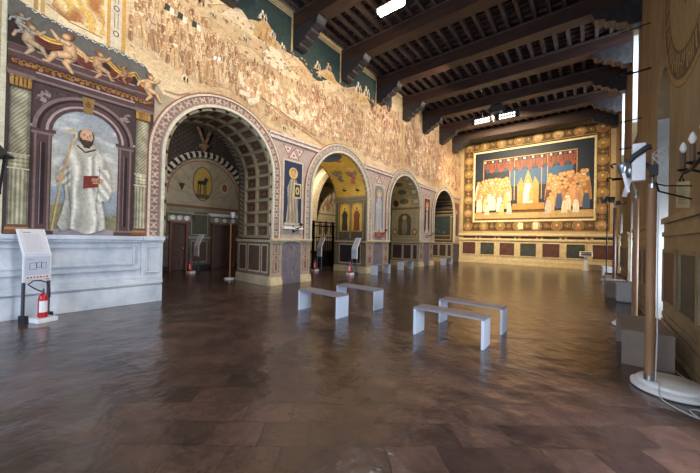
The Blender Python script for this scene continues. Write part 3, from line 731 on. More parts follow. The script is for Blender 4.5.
a.paint(HP, lambda u, v: tuple(q_ * (.84 + .25 * math.exp(-((u - hx - .03) ** 2 * 90 + (v - hz - .05) ** 2 * 40))) for q_ in (202, 158, 122)), .009)
a.paint([(hx - .105, hz + .0), (hx - .095, hz - .12), (hx - .02, hz - .235), (hx + .06, hz - .235), (hx + .12, hz - .13), (hx + .13, hz - .01), (hx + .09, hz - .08), (hx + .015, hz - .07), (hx - .05, hz - .08)], lambda u, v: jit((66, 50, 42), 8), .009)
a.ring(hx + .012, hz + .01, .125, .15, .022, (92, 72, 58), 20, a0=-.3, a1=.75); a.ring(hx + .012, hz + .01, .125, .15, .022, (92, 72, 58), 20, a0=PI - .75, a1=PI + .3)
for q in (-.045, .045): a.ell(hx + .02 + q, hz + .012, .018, .008, (44, 34, 30), 8); a.line([(hx + q - .0, hz + .038), (hx + q + .045, hz + .04)], .009, (84, 56, 44))
a.line([(hx + .022, hz + .02), (hx + .03, hz - .04)], .016, (168, 120, 90)); a.line([(hx - .005, hz - .098), (hx + .05, hz - .098)], .011, (140, 80, 68)); a.nxt()
cx = 1.47
# book and hands
a.poly([(cx - .02, 2.76), (cx + .22, 2.80), (cx + .22, 2.56), (cx - .02, 2.50)], (124, 52, 40)); a.nxt()
a.line([(cx + .24, 2.73), (cx + .11, 2.71)], .034, (198, 150, 116)); a.line([(cx + .24, 2.69), (cx + .11, 2.67)], .03, (188, 140, 106)); a.line([(cx + .25, 2.65), (cx + .13, 2.63)], .028, (198, 150, 116)); a.ell(cx + .26, 2.69, .045, .055, (198, 150, 116), 10)
a.ell(cx - .36, 2.66, .045, .075, (192, 146, 112), 12); a.nxt()
# crozier
a.line([(cx - .47, 1.62), (cx - .35, 2.66), (cx - .20, 3.42)], .022, (198, 160, 84)); a.nxt()
sp = [(cx - .20 - .05 + (.12 - .022 * t) * math.cos(-.2 + t * .9) * .9, 3.56 + (.12 - .022 * t) * math.sin(-.2 + t * .9)) for t in [k_ * .35 for k_ in range(14)]]
a.line([(cx - .20, 3.42)] + sp, .024, (214, 178, 98)); a.nxt()
for q in range(3): a.line([(cx - .385, 2.69 - q * .035), (cx - .33, 2.70 - q * .035)], .024, (198, 152, 118))
o = a.build('monk_figure', FRESCO, tm); o.location = (-XL, -1.5, -1.55)

# pale marble dado under the monk (true mouldings)
dd = empty('marble_dado', (XL, 1.5, 0), 'pale blue-grey marble dado with carved ledge below the painted monk', 'wall dado')
q = MB(); q.box(0.001, .035, -6.5, 1.45, 0, 1.54)
q.build('slab', M['bluestone'], dd)
q = MB()
for (y0, y1, z0, z1, d) in ((-6.5, 1.45, 1.46, 1.545, .13), (-6.5, 1.45, 1.41, 1.46, .09), (1.0, 1.45, 1.455, 1.55, .17),
                            (-6.5, 1.45, .44, .50, .08), (-6.5, 1.45, .50, .56, .06), (-6.5, 1.45, .0, .40, .05), (1.0, 1.44, .56, 1.41, .065), (-6.5, 1.45, .56, .62, .045), (-2.4, .95, .78, .84, .05)):
    q.box(.035, .035 + d, y0, y1, z0, z1)
q.build('ledge', M['bluestone'], dd, bevel=.01)
q = MB()
def fr3(q, y0, y1, z0, z1, t, d, x0=.035):
    q.box(x0, x0 + d, y0, y1, z0, z0 + t); q.box(x0, x0 + d, y0, y1, z1 - t, z1); q.box(x0, x0 + d, y0, y0 + t, z0 + t, z1 - t); q.box(x0, x0 + d, y1 - t, y1, z0 + t, z1 - t)
fr3(q, -.55, .88, .90, 1.33, .045, .04); fr3(q, -2.4, -.7, .90, 1.33, .045, .04); fr3(q, 1.08, 1.37, .70, 1.32, .03, .095)
q.build('panel_moulding', M['bluestone'], dd, bevel=.008)

# ------------------------------------------------------------------ battle fresco
def in_arch(y, z, e=.3):
    for c_, r_, s_ in ARCH:
        if z < s_ and abs(y - c_) < r_ + e: return True
        if math.hypot(y - c_, z - s_) < r_ + e: return True
    return False
def mixc(a_, b_, t): return tuple(p + (q_ - p) * t for p, q_ in zip(a_, b_))
a = Art(MX); a.dz = .0010
CR, OC, SI, BR, PK, LT = (214, 190, 150), (190, 150, 102), (162, 114, 76), (114, 78, 54), (178, 126, 98), (234, 216, 182)
def ground(y, z):          # local ground tone of the old wash
    t = .5 + .5 * math.sin(y * .9 + z * 1.7) * math.sin(z * 2.3 - y * .4)
    return mixc((188, 156, 114), (220, 194, 152), t)
def low(y):
    l = 5.0 if y > 2.72 else 5.25
    for c_, r_, s_ in ARCH:
        if abs(y - c_) < r_ + .3: l = max(l, s_ + math.sqrt((r_ + .3) ** 2 - (y - c_) ** 2))
    return l
ystep = .2; y = 2.1
while y < YB - .01:
    y2 = min(y + ystep, YB); z = low(y); zb = low(y2); n = 18
    for i in range(n):
        f0, f1 = i / n, (i + 1) / n
        a.poly([(y, z + (ZC - .03 - z) * f0), (y2, zb + (ZC - .03 - zb) * f0), (y2, zb + (ZC - .03 - zb) * f1), (y, z + (ZC - .03 - z) * f1)], ground((y + y2) / 2, z + (ZC - z) * (f0 + f1) / 2))
    y += ystep
a.nxt()
for k_ in range(900):      # wash strokes
    y_ = R(2.3, 23.8); z_ = R(5.1, 8.9)
    if in_arch(y_, z_, .45): continue
    t_ = R(-.5, .5); l_ = R(.15, .5)
    if y_ + l_ > YB - .05 or in_arch(y_ + l_, z_ + t_ * l_, .35) or z_ + t_ * l_ < 5.05: continue
    a.line([(y_, z_), (y_ + l_ * .5, z_ + t_ * l_ * .7), (y_ + l_, z_ + t_ * l_)], R(.02, .07), mixc(ground(y_, z_), random.choice([SI, LT, OC, BR]), R(.1, .35)), j=k_ * 1e-6)
a.nxt()
def hill(y): return 7.95 + .25 * math.sin(y * 1.3 + .6) + .12 * math.sin(y * 3.7) - (0 if y > 4.5 else (4.5 - y) * -.25)
y = 3.0
while y < 13.4:
    a.poly([(y, hill(y) - .05), (y + .1, hill(y + .1) - .05), (y + .1, 9.25), (y, 9.25)], (50, 64, 60)); y += .1
a.nxt()
for k_ in range(120):
    y_ = R(3.1, 13.2); z_ = R(hill(y_) + .1, 9.1); a.line([(y_, z_), (y_ + R(-.1, .1), z_ + R(.05, .15))], R(.03, .1), jit((56, 70, 64), 9), j=k_ * 3e-6)
a.nxt()
bays = [(b1 + BW, b2) for b1, b2 in zip(BEAMS, BEAMS[1:]) if b2 > 3]
for b1, b2 in bays:
    if b1 > 14: continue
    o_ = a.k * a.dz
    a.rect(b1 + .0, b2 - .02, 9.16, 9.34, (202, 180, 132)); a.rect(b1, b2 - .02, 9.2, 9.23, (120, 84, 54), off=o_ + .0005); a.rect(b1, b2 - .02, 9.28, 9.3, (120, 84, 54), off=o_ + .0005)
    a.rect(b2 - .09, b2 - .02, 8.0, 9.34, (206, 174, 116), off=o_ + .0008); a.rect(b2 - .055, b2 - .045, 8.0, 9.34, (130, 94, 60), off=o_ + .0012)
a.nxt(2)
# rolling hills: overlapping tonal fields with drawn crests, paths winding between
for k_ in range(70):
    y0 = R(2.9, 22.4); w_ = R(.6, 1.7); z0 = 8.0 - k_ * .020 + R(-.1, .1)
    if y0 > 14 and z0 < 7.4: continue
    if z0 < 7.0 - max(0, y0 - 4) * .05: z0 += .5
    c_ = mixc(ground(y0, z0), random.choice([(200, 168, 122), (238, 222, 190), (190, 158, 116), (226, 204, 162)]), R(.3, .8))
    n = 10; h_ = R(.15, .5); sk = R(.3, .7)
    crest = [(y0 + w_ * i / n, z0 + h_ * math.sin(PI * (i / n) ** (.6 + sk)) + .015 * math.sin(i * 2.1 + k_)) for i in range(n + 1)]
    a.poly(crest, c_, j=k_ * 2e-5); a.line(crest, .022, mixc(c_, BR, .45), j=k_ * 2e-5 + 5e-6)
    for q_ in range(3): a.line([(p, z - (z - z0) * (.2 + .25 * q_)) for p, z in crest[2:-2]], .014, mixc(c_, SI, .35), j=k_ * 2e-5 + 7e-6)
a.nxt(2)
def castle(a, y, z, s, c=(226, 204, 166)):
    d = tuple(v * .84 for v in c); o = a.k * a.dz + .0006
    a.rect(y, y + .5 * s, z, z + .35 * s, c); a.rect(y + .1 * s, y + .24 * s, z, z + .62 * s, c); a.rect(y + .34 * s, y + .44 * s, z, z + .52 * s, d); a.rect(y - .12 * s, y, z, z + .22 * s, d)
    for i in range(4): a.rect(y + (.02 + i * .12) * s, y + (.07 + i * .12) * s, z + .35 * s, z + .40 * s, c, off=o)
    a.rect(y + .15 * s, y + .18 * s, z + .4 * s, z + .48 * s, (130, 100, 76), off=o); a.rect(y + .30 * s, y + .33 * s, z + .12 * s, z + .22 * s, (130, 100, 76), off=o)
    a.line([(y - .2 * s, z - .02), (y + .2 * s, z + .03), (y + .6 * s, z - .03)], .05 * s, mixc(c, SI, .4), off=o)
def crag(y, z, w_, h_):
    a.poly([(y - w_ / 2, z), (y - w_ * .42, z + h_ * .5), (y - w_ * .2, z + h_ * .8), (y, z + h_), (y + w_ * .25, z + h_ * .75), (y + w_ * .45, z + h_ * .3), (y + w_ / 2, z)], (196, 158, 104))
    for k_ in range(8): u = R(-.35, .3); a.line([(y + u * w_, z + .05), (y + u * w_ + R(.0, .08), z + h_ * R(.3, .7))], .02, (150, 110, 70), off=a.k * a.dz + .0004)
crag(5.75, 7.75, .9, .75); crag(8.8, 7.8, .8, .45); crag(11.0, 7.75, 1.2, .45); a.nxt()
castle(a, 5.55, 8.4, .5, (240, 224, 192)); castle(a, 5.95, 8.05, .4, (232, 214, 180)); castle(a, 6.35, 7.85, .4); castle(a, 8.0, 7.95, .5); castle(a, 8.6, 8.15, .5, (214, 188, 148)); castle(a, 10.5, 8.05, .8, (234, 214, 178)); castle(a, 11.1, 8.1, .8, (228, 206, 170)); castle(a, 3.6, 7.7, .5, (216, 190, 146))
for i in range(9): castle(a, R(4, 13), R(7.25, 7.7), R(.22, .38), jit((226, 206, 172), 8))
for y_, z_, s_ in ((5.15, 5.78, .42), (5.45, 5.66, .45), (5.8, 5.5, .38), (6.1, 5.42, .4), (6.5, 5.2, .4), (6.9, 5.08, .36), (3.3, 5.5, .36), (8.0, 5.58, .3)): castle(a, y_, z_, s_, (228, 204, 166))
a.nxt(2)
for k_ in range(170):
    y_ = R(3.0, 13); z_ = R(7.0, 8.0); a.ell(y_, z_, R(.025, .07), R(.02, .05), mixc(ground(y_, z_), random.choice([BR, (134, 96, 76), (150, 120, 80)]), R(.4, .9)), 8, j=k_ * 3e-6)
a.nxt()
def horse(a, y, z, s, c, j, d=None):
    d = d or (-1 if R(0, 1) < .5 else 1)
    P = lambda q: [(y + d * u * s, z + v * s) for u, v in q]
    out = mixc(c, BR, .6)
    if R(0, 1) < .5:       # rearing pose
        an = R(.2, .6); ca, sa = math.cos(an), math.sin(an); P = lambda q: [(y + d * (u * ca - v * sa) * s, z + (u * sa + v * ca) * s) for u, v in q]
    for u, k_ in ((-.38, -.1), (-.26, .08), (.2, .16), (.3, .26)): a.line(P([(u, 0), (u + k_, -.2), (u + k_ * .4, -.45)]), .07 * s, mixc(c, SI, .45), j=j)
    a.poly(P([(-.50, .02), (-.47, .16), (-.36, .26), (-.15, .24), (.12, .24), (.26, .40), (.38, .56), (.46, .58), (.62, .42), (.58, .35), (.46, .38), (.42, .18), (.30, -.06), (.1, -.12), (-.1, -.08), (-.3, -.14), (-.44, -.1)]), c, j=j + 1e-6)
    a.line(P([(-.5, .02), (-.47, .16), (-.36, .26), (-.15, .24), (.12, .24), (.26, .40), (.38, .57)]), .022 * s + .004, out, j=j + 2e-6)
    a.line(P([(-.44, -.1), (-.3, -.13), (-.05, -.08), (.28, -.06), (.42, .18)]), .018 * s + .003, out, j=j + 2e-6)
    a.line(P([(-.46, .1), (-.62, .0), (-.62, -.25)]), .04 * s, out, j=j + 2e-6); a.ell(*P([(-.28, .06)])[0], .14 * s, .13 * s, mixc(c, LT, .5), 9, j=j + 3e-6)
    cc = mixc(random.choice([LT, SI, PK, BR, OC]), c, .3)
    a.ell(*P([(-.04, .40)])[0], .12 * s, .20 * s, cc, 9, j=j + 4e-6); a.ell(*P([(-.02, .66)])[0], .07 * s, .08 * s, mixc((206, 172, 132), c, .2), 8, j=j + 5e-6)
    if R(0, 1) < .4: t_ = R(-.5, .5); a.line([(y, z + .35 * s), (y + t_ * s, z + 1.15 * s)], .010, mixc(BR, c, .3), j=j + 6e-6)
def soldier(a, y, z, h, c, j, lance=True):
    g = ground(y, z); ln = R(-.12, .12)
    a.poly([(y - .15 * h, z), (y + .05 * h, z - .04 * h), (y + .15 * h, z + .02 * h), (y + (.17 + ln) * h, z + .45 * h), (y + (.13 + ln) * h, z + .72 * h), (y + ln * h, z + .82 * h), (y + (ln - .14) * h, z + .7 * h), (y + (ln - .18) * h, z + .4 * h)], c, j=j)
    a.line([(y - .04 * h, z + .05 * h), (y + (ln - .02) * h, z + .7 * h)], .035 * h, mixc(c, BR, .5), j=j + 1e-6); a.line([(y + .07 * h, z + .05 * h), (y + (ln + .07) * h, z + .6 * h)], .04 * h, mixc(c, LT, .5), j=j + 1e-6)
    a.ell(y + ln * h, z + .93 * h, .10 * h, .12 * h, mixc((228, 200, 160), c, R(0, .5)), 7, j=j + 2e-6); a.line([(y + (ln - .09) * h, z + 1.0 * h), (y + (ln + .09) * h, z + 1.0 * h)], .05 * h, mixc(c, BR, .4), j=j + 3e-6)
    if lance: t_ = R(-.3, .3); a.line([(y + .1 * h, z + .3 * h), (y + (.1 + t_) * h, z + R(1.2, 1.6) * h)], .009, mixc(BR, g, .35), j=j + 3e-6)
PAL = [OC, SI, (168, 126, 86), (200, 168, 126), (128, 90, 62), (150, 108, 74), (216, 190, 150)]
PALR = [(184, 138, 110), (166, 112, 88), (206, 172, 138), (140, 92, 72), (226, 202, 168), (176, 122, 94)]
rows = []
for k_ in range(17):
    base = 7.25 - k_ * .105; y_ = 2.2 + (0 if k_ > 2 else .4)
    while y_ < 8.0 + k_ * .05:
        z_ = base - max(0, y_ - 3.6) * .30 + R(-.03, .03); rows.append((z_, y_)); y_ += R(.09, .15)
rows.sort(reverse=True)
for i, (z_, y_) in enumerate(rows):
    lim = 5.95 - .28 * (y_ - 2.4)
    if z_ < 5.35 or in_arch(y_, z_, .55) or z_ < lim + R(-.1, .1): continue
    soldier(a, y_, z_, R(.20, .28), mixc(random.choice(PAL), ground(y_, z_), R(.0, .35)), i * 8e-7, R(0, 1) < .25)
a.nxt(2)
for i, (y_, z_) in enumerate(((3.15, 5.75), (3.5, 5.85), (3.95, 5.8), (4.3, 5.85), (2.7, 5.95), (2.45, 6.1))):   # standing foreground figures
    soldier(a, y_, z_, .62, mixc(PAL[i % 5], ground(y_, z_), .35), i * 8e-6)
a.nxt()
for y_, z_ in ((2.85, 7.05), (3.15, 7.02), (3.5, 7.0)):
    a.poly([(y_, z_), (y_ + .12, z_ + .02), (y_ + .14, z_ + .16), (y_ + .03, z_ + .18)], (58, 60, 56)); a.rect(y_ + .14, y_ + .23, z_ - .03, z_ + .13, (228, 216, 190))
for y_, z_ in ((4.1, 6.42), (4.22, 6.44)): a.poly([(y_, z_), (y_ + .08, z_ + .03), (y_ + .08, z_ + .13), (y_, z_ + .10)], (244, 238, 224))
a.nxt()
def clash(n, y0, y1, zt, zb, s0, s1, pal, blend, dzj=3e-6):
    for i in range(n):
        y_ = R(y0, y1); z_ = zt + (zb - zt) * i / n
        if z_ < 5.45 or in_arch(y_, z_ - .18, .5): continue
        horse(a, y_, z_, R(s0, s1), mixc(random.choice(pal), ground(y_, z_), R(*blend)), i * dzj)
# the cavalry between the first arch and the town: big pale rumps
clash(46, 4.9, 8.2, 6.5, 5.65, .42, .60, [LT, CR, (232, 212, 176), OC], (.1, .5), 1e-5); a.nxt(2)
clash(120, 7.4, 14.3, 7.3, 5.5, .30, .46, PALR + [LT, OC], (.2, .55), 4e-6); a.nxt(2)
for i in range(520):
    y_ = R(7.2, 14.4); z_ = 7.25 - i * .0035
    if z_ < 5.4 or in_arch(y_, z_, .4) or R(0, 1) < .25: continue
    soldier(a, y_, z_, R(.15, .26), mixc(random.choice(PALR), ground(y_, z_), R(.2, .6)), i * 1e-6, R(0, 1) < .25)
a.nxt(2)
for i in range(60):
    y_ = R(5.2, 10.5); z_ = R(6.7, 7.2); soldier(a, y_, z_, R(.12, .18), mixc(random.choice([BR, SI, PK]), ground(y_, z_), R(.1, .4)), i * 1e-6, False)
a.nxt()
for k_ in range(30):     # ploughed slopes falling to the second arch
    y0 = 5.5 + k_ * .075; z0 = 6.0 - k_ * .017
    if in_arch(y0 + 1.0, z0 - .36, .36) or in_arch(y0 + .5, z0 - .12, .36): continue
    a.line([(y0, z0), (y0 + .5, z0 - .12), (y0 + 1.0, z0 - .36)], .016, mixc(SI, CR, R(.1, .6)))
for k_ in range(12):
    y0 = 2.9 + k_ * .3; zz = low(y0) + .10; a.line([(y0, zz), (y0 + .3, low(y0 + .3) + .12)], .03, mixc(SI, CR, R(.3, .7)))
a.nxt()
a.rect(14.66, 14.78, 5.05, 8.9, (212, 178, 126)); a.rect(14.70, 14.74, 5.05, 8.9, (150, 104, 72), off=a.k * a.dz + .0006); a.nxt()
clash(170, 15.1, 23.6, 8.2, 5.6, .36, .62, PALR + [OC, LT], (.1, .45), 3e-6); a.nxt(2)
for i in range(620):
    y_ = R(12.6, 23.9); z_ = 8.5 - i * .0053
    if y_ < 14.9 and z_ > 8.3: continue
    if z_ < 5.3 or in_arch(y_, z_, .4) or (14.4 < y_ < 14.95) or R(0, 1) < .2: continue
    soldier(a, y_, z_, R(.22, .38), mixc(random.choice(PALR), ground(y_, z_), R(.05, .5)), i * 1e-6, R(0, 1) < .6)
a.nxt(2)
for k_ in range(50):
    y0 = R(11.6, 14.3); a.ell(y0, R(7.3, 8.3), R(.03, .07), R(.05, .10), mixc((140, 78, 70), CR, R(.1, .5)), 8, j=k_ * 1e-5)
a.nxt()
for k_ in range(500):      # losses in the paint, bare plaster flecks
    y_ = R(2.2, 24); z_ = R(5.1, 8.6)
    if in_arch(y_, z_, .4) or (z_ > 7.9 and y_ < 13.4): continue
    a.ell(y_, z_, R(.01, .05), R(.008, .035), mixc(ground(y_, z_), LT, R(.1, .8)), 7, rot=R(0, 3), j=k_ * 1e-7)
tag(a.build('mural', BATTLE), 'long faded sienna battle mural with soldiers, horses and castles above the archways', 'mural')
# upper-left corner: golden robed figures and upright border strips
a = Art(mapx(XL + .004))
a.rect(.37, 1.80, 5.62, 9.2, (222, 202, 160)); a.nxt()
def fgold(u, v):
    n1 = noise.noise(Vector((u * 2.2, v * 1.6, 4))); g = .5 + .5 * math.sin(u * 16 + n1 * 9 + v * 3.5); h = noise.noise(Vector((u * 3.5, v * 2.5, 9)))
    c = mixc((222, 178, 92), (236, 212, 158), g); c = mixc(c, (168, 104, 60), max(0, min(.85, h * 2.2))); c = mixc(c, (150, 104, 62), .6 if abs(math.sin(u * 16 + n1 * 9 + v * 3.5)) < .12 else 0)
    return tuple(q_ * (.96 + .1 * noise.noise(Vector((u * 22, v * 22, 0)))) for q_ in c)
a.paint([(.92, 5.95), (1.15, 5.80), (1.35, 5.86), (1.55, 5.74), (1.74, 5.80), (1.72, 6.5), (1.74, 7.3), (1.2, 7.3), (1.0, 6.6)], fgold, .014)
a.nxt(); a.line([(.85, 5.95), (1.2, 5.78), (1.7, 5.74)], .02, (150, 100, 60)); a.nxt()
for s0, s1, c_ in ((.40, .47, (172, 138, 86)), (.47, .68, (214, 196, 156)), (.68, .74, (172, 138, 86)), (.77, .83, (196, 160, 100)), (1.77, 1.83, (198, 150, 76)), (1.83, 2.03, (206, 192, 164)), (2.03, 2.10, (196, 150, 78))): a.rect(s0, s1, 5.63 if s0 > .7 else 5.75, 9.2, c_)
a.nxt()
for z in (5.95, 6.5, 7.05, 7.6): a.ring(1.93, z, .055, .065, .02, (96, 80, 88), 14)
for z in (6.0, 6.55, 7.1): a.line([(1.90, z + .06), (1.90, z + .4)], .012, (120, 96, 84)); a.line([(1.96, z + .06), (1.96, z + .4)], .012, (120, 96, 84))
for z in (6.0, 6.4, 6.8): a.line([(.53, z), (.53, z + .3)], .02, (120, 96, 84))
tag(a.build('mural', FRESCO), 'golden-robed figures painted above the monk, edged by an upright border', 'mural')

# ------------------------------------------------------------------ arch bands (front), soffits, piers
def ring_map(cy, r, sp, x):
    # u = distance out from the opening edge, v = arc length along the opening, from the left foot
    def f(u, v, o):
        if v < sp: return (x + o, cy - r - u, v)
        th = (v - sp) / r
        if th < PI: return (x + o, cy - (r + u) * math.cos(th), sp + (r + u) * math.sin(th))
        return (x + o, cy + r + u, sp - (v - sp - PI * r))
    return f
def intrados_map(cy, r, sp):
    # u = depth behind the wall face, v = arc length up from the far jamb's foot, over and down
    def f(u, v, o):
        if v < sp: return (XL - u, cy + r - o, v)
        th = (v - sp) / r
        if th < PI: return (XL - u, cy + (r - o) * math.cos(th), sp + (r - o) * math.sin(th))
        return (XL - u, cy - r + o, sp - (v - sp - PI * r))
    return f
ORD = ['first', 'second', 'third', 'fourth']
TN = 40
for n_, (cy, r, sp) in enumerate(ARCH):
    tot = 2 * sp + PI * r; z0 = 1.5
    a = Art(ring_map(cy, r, sp, XL + .004)); base = (150, 112, 98) if n_ == 0 else (158, 144, 130); mo = (206, 196, 172)
    a.bar(.0, .07, z0, tot - z0, 0, .07, mo, .12); a.bar(.07, .10, z0, tot - z0, 0, .045, (150, 136, 118), .12)
    a.bar(.10, .29, z0, tot - z0, 0, .02, base, .12); a.bar(.29, .34, z0, tot - z0, 0, .05, (206, 194, 168), .12); a.bar(.34, .37, z0, tot - z0, 0, .03, (150, 84, 70), .12)
    v = z0 + .12; i = 0
    while v < tot - z0 - .1:
        lc = jit((190, 172, 152), 12) if n_ == 0 else jit((186, 172, 156), 12); s = .2
        for du, dv, ra, rb in ((.195, 0, .03, .05), (.15, .05, .035, .018), (.24, .05, .035, .018), (.15, -.05, .035, .018), (.24, -.05, .035, .018)):
            a.ell(du, v + dv, ra, rb, lc, 8, off=.0215 + .0003 * (du > .2))
        a.ell(.195, v + .1, .022, .022, (136, 70, 58) if i % 2 else (110, 110, 104), 8, off=.0218)
        v += s; i += 1
    o = struct(a.build('trim_%d' % TN, FRESCO)); TN += 1
    # string moulding between the bands
# string course over piers
q = MB()
def ring_z(y):
    for c_, r_, s_ in ARCH:
        if abs(y - c_) < r_ + .37: return True
    return False
spans = [(6.15 + .25, 7.93 - .25), (11.53 + .25, 13.5 - .25), (17.0 + .25, 19.1 - .25), (22.7 + .25, YB)]
def edge(cy, r, sp, z, sgn):  # where the ring's outer edge meets height z
    return cy + sgn * math.sqrt(max(0, (r + .36) ** 2 - (z - sp) ** 2))
for i in range(4):
    c0 = ARCH[i]; y0 = edge(*c0, 4.92, 1); y1 = edge(*ARCH[i + 1], 4.92, -1) if i < 3 else YB
    q.box(XL, XL + .10, y0, y1, 4.96, 5.04); q.box(XL, XL + .06, y0 - .02 * (i < 4), y1, 4.84, 4.96)
struct(q.build('trim_%d' % TN, mat('pink_grey_moulding', (178, 150, 134), .6, scale=6, rgb2=(216, 200, 184)))); TN += 1

# pier faces
def pier(idx, y0, y1, bgc, label, style):
    a = Art(mapx(XL)); w_ = y1 - y0; c = (y0 + y1) / 2
    a.rect(y0 + .02, y1 - .02, 0, 4.86, (176, 158, 142)); a.nxt()
    # wide spandrel zone
    for sgn, ar_ in ((-1, ARCH[idx]), (1, ARCH[idx + 1] if idx < 3 else None)):
        if ar_ is None: continue
        for k_ in range(14):
            z_a, z_b = 3.4 + k_ * .104, 3.4 + (k_ + 1) * .104
            e0, e1 = edge(*ar_, max(z_a, ar_[2]), -sgn), edge(*ar_, max(z_b, ar_[2]), -sgn)
            a.poly([(c, z_a), (e0, z_a), (e1, z_b), (c, z_b)], (174, 154, 140), off=.0006)
    for (p, q_, r_) in (((c - .5, 4.75), (c - .02, 4.75), (c - .26, 4.4)), ((c + .02, 4.75), (c + .5, 4.75), (c + .26, 4.4)), ((c - .28, 4.32), (c + .28, 4.32), (c, 4.7))):
        a.poly([p, q_, r_], (158, 92, 84)); ct = ((p[0] + q_[0] + r_[0]) / 3, (p[1] + q_[1] + r_[1]) / 3)
        sh = lambda t: (ct[0] + (t[0] - ct[0]) * .72, ct[1] + (t[1] - ct[1]) * .72)
        a.poly([sh(p), sh(q_), sh(r_)], (198, 190, 176), off=a.k * a.dz + .0006); a.ell(ct[0], ct[1], .05, .05, (112, 110, 108), 8, off=a.k * a.dz + .0012)
    a.nxt(2)
    for k_ in range(150):     # worn pink and grey patches
        u = R(y0 + .05, y1 - .12); v = R(1.6, 3.3); a.line([(u, v), (u + R(-.04, .08), v + R(.05, .2))], R(.01, .04), jit(random.choice([(188, 172, 156), (150, 122, 110), (164, 150, 138), (196, 180, 162)]), 8), j=k_ * 2e-6)
    a.nxt()
    for s in (-1, 1):
        e = y0 + .22 if s < 0 else y1 - .22
    # lower zone: marble slab centre, framed insets at the sides
    a.rect(y0 + .02, y1 - .02, 0, 1.5, (164, 144, 122)); a.nxt()
    a.rect(c - .42, c + .42, 0.0, 1.36, (112, 104, 108)); a.poly([(c + .42 * math.cos(PI * i / 12), 1.36 + .1 * math.sin(PI * i / 12)) for i in range(13)], (112, 104, 108)); a.nxt()
    for k_ in range(18):
        u = c + R(-.38, .3); z = R(.1, 1.2); a.line([(u, z), (u + R(-.1, .15), z + R(.1, .2)), (u + R(-.1, .2), z + R(.2, .34))], R(.01, .05), jit((128, 108, 104), 18), j=k_ * 1e-5)
    a.ring(c, 1.36, .45, .13, .03, (206, 192, 164), 12, a0=0, a1=PI)
    for s in (-1, 1):
        e0 = c + s * .52; e1 = (y1 - .10) if s > 0 else (y0 + .10); u0, u1 = min(e0, e1), max(e0, e1)
        for z0, z1, cc in ((.42, .82, (124, 84, 72)), (1.0, 1.36, (116, 104, 92))):
            a.frame(u0, u1, z0, z1, .03, (130, 104, 84)); a.rect(u0 + .09, u1 - .09, z0 + .07, z1 - .07, cc, off=a.k * a.dz + .0004)
        a.ell((u0 + u1) / 2, .91, .06, .06, (150, 96, 80), 12)
    a.nxt()
    root = empty('pier_painting', (XL, c, 0), label, 'mural', 'painted saints on the arcade piers')
    o = a.build('painted_ground', FRESCO, root); o.location = (-XL, -c, 0)
    # moulding ledge
    q = MB().box(XL, XL + .07, y0, y1, 1.46, 1.52).box(XL, XL + .10, y0 - .02, y1 + .02, 1.50, 1.55)
    for p0, p1 in ((y0 - .02, c - .43), (c + .43, y1 + .02)):
        o = MB().box(XL + .001, XL + .08, p0, p1, 0, .16).box(XL + .001, XL + .06, p0 + .005, p1 - .005, .16, .26).build('plinth', M['stone'], root, bevel=.006); o.location = (-XL, -c, 0)
    o = q.build('stone_moulding', M['stone'], root, bevel=.006); o.location = (-XL, -c, 0)
    # the saint
    a = Art(mapx(XL + .008)); hw = .40; zb, zt = 2.0, 4.22
    a.rect(c - hw - .06, c + hw + .06, zb - .06, zt + .06, (206, 184, 156)); a.nxt(); a.rect(c - hw, c + hw, zb, zt, bgc); a.nxt()
    if style == 'niche':
        a.poly([(c + hw * math.cos(PI * i / 16), zt - .3 + .3 * math.sin(PI * i / 16)) for i in range(17)] + [(c - hw, zb), (c + hw, zb)], (126, 124, 128)); a.nxt()
    if style == 'dark': robe, r2_, hd = (214, 204, 190), (60, 50, 48), (190, 146, 116)
    elif style == 'niche': robe, r2_, hd = (190, 188, 186), (152, 150, 150), (196, 176, 150)
    else: robe, r2_, hd = (176, 158, 132), (204, 190, 166), (200, 158, 122)
    s_ = .92
    a.poly([(c - .30, zb + .05), (c + .27, zb + .05), (c + .22, zb + .9), (c + .25, zb + 1.3), (c + .14, zb + 1.62), (c - .12, zb + 1.62), (c - .26, zb + 1.3), (c - .22, zb + .8)], robe); a.nxt()
    def frb(u, v):
        x_ = (u - c) / (1 + max(0, zb + 1.2 - v) * .3); g = .86 + .14 * math.sin(x_ * 52 + 3 * noise.noise(Vector((u * 3, v * 1.5, idx)))) - .5 * abs(x_) ** 1.5 + .05 * noise.noise(Vector((u * 20, v * 20, 1)))
        return tuple(max(0, min(255, q_ * g * 1.08)) for q_ in robe)
    a.paint([(c - .29, zb + .06), (c + .26, zb + .06), (c + .21, zb + .9), (c + .24, zb + 1.3), (c + .13, zb + 1.61), (c - .11, zb + 1.61), (c - .25, zb + 1.3), (c - .21, zb + .8)], frb, .02)
    for q_ in (-.16, -.05, .06, .15): a.line([(c + q_ * 1.2, zb + .08), (c + q_, zb + .9), (c + q_ * .8, zb + 1.5)], .03, tuple(v * (.78 if q_ < .1 else .9) for v in robe))
    if style == 'dark':
        for s in (-1, 1): a.poly([(c + s * .30, zb + .15), (c + s * .16, zb + .3), (c + s * .07, zb + 1.5), (c + s * .2, zb + 1.6), (c + s * .3, zb + 1.2)], r2_)
    a.nxt(); a.ell(c, zb + 1.83, .20, .20, (214, 176, 96), 22); a.nxt(); a.ell(c, zb + 1.82, .10, .14, hd, 16); a.nxt()
    a.ring(c, zb + 1.84, .11, .14, .03, (104, 74, 54), 12, a0=.1, a1=PI - .1)
    for q_ in (-.035, .035): a.ell(c + q_, zb + 1.83, .013, .008, (50, 36, 30), 6)
    a.line([(c - .025, zb + 1.745), (c + .025, zb + 1.745)], .01, (140, 80, 66))
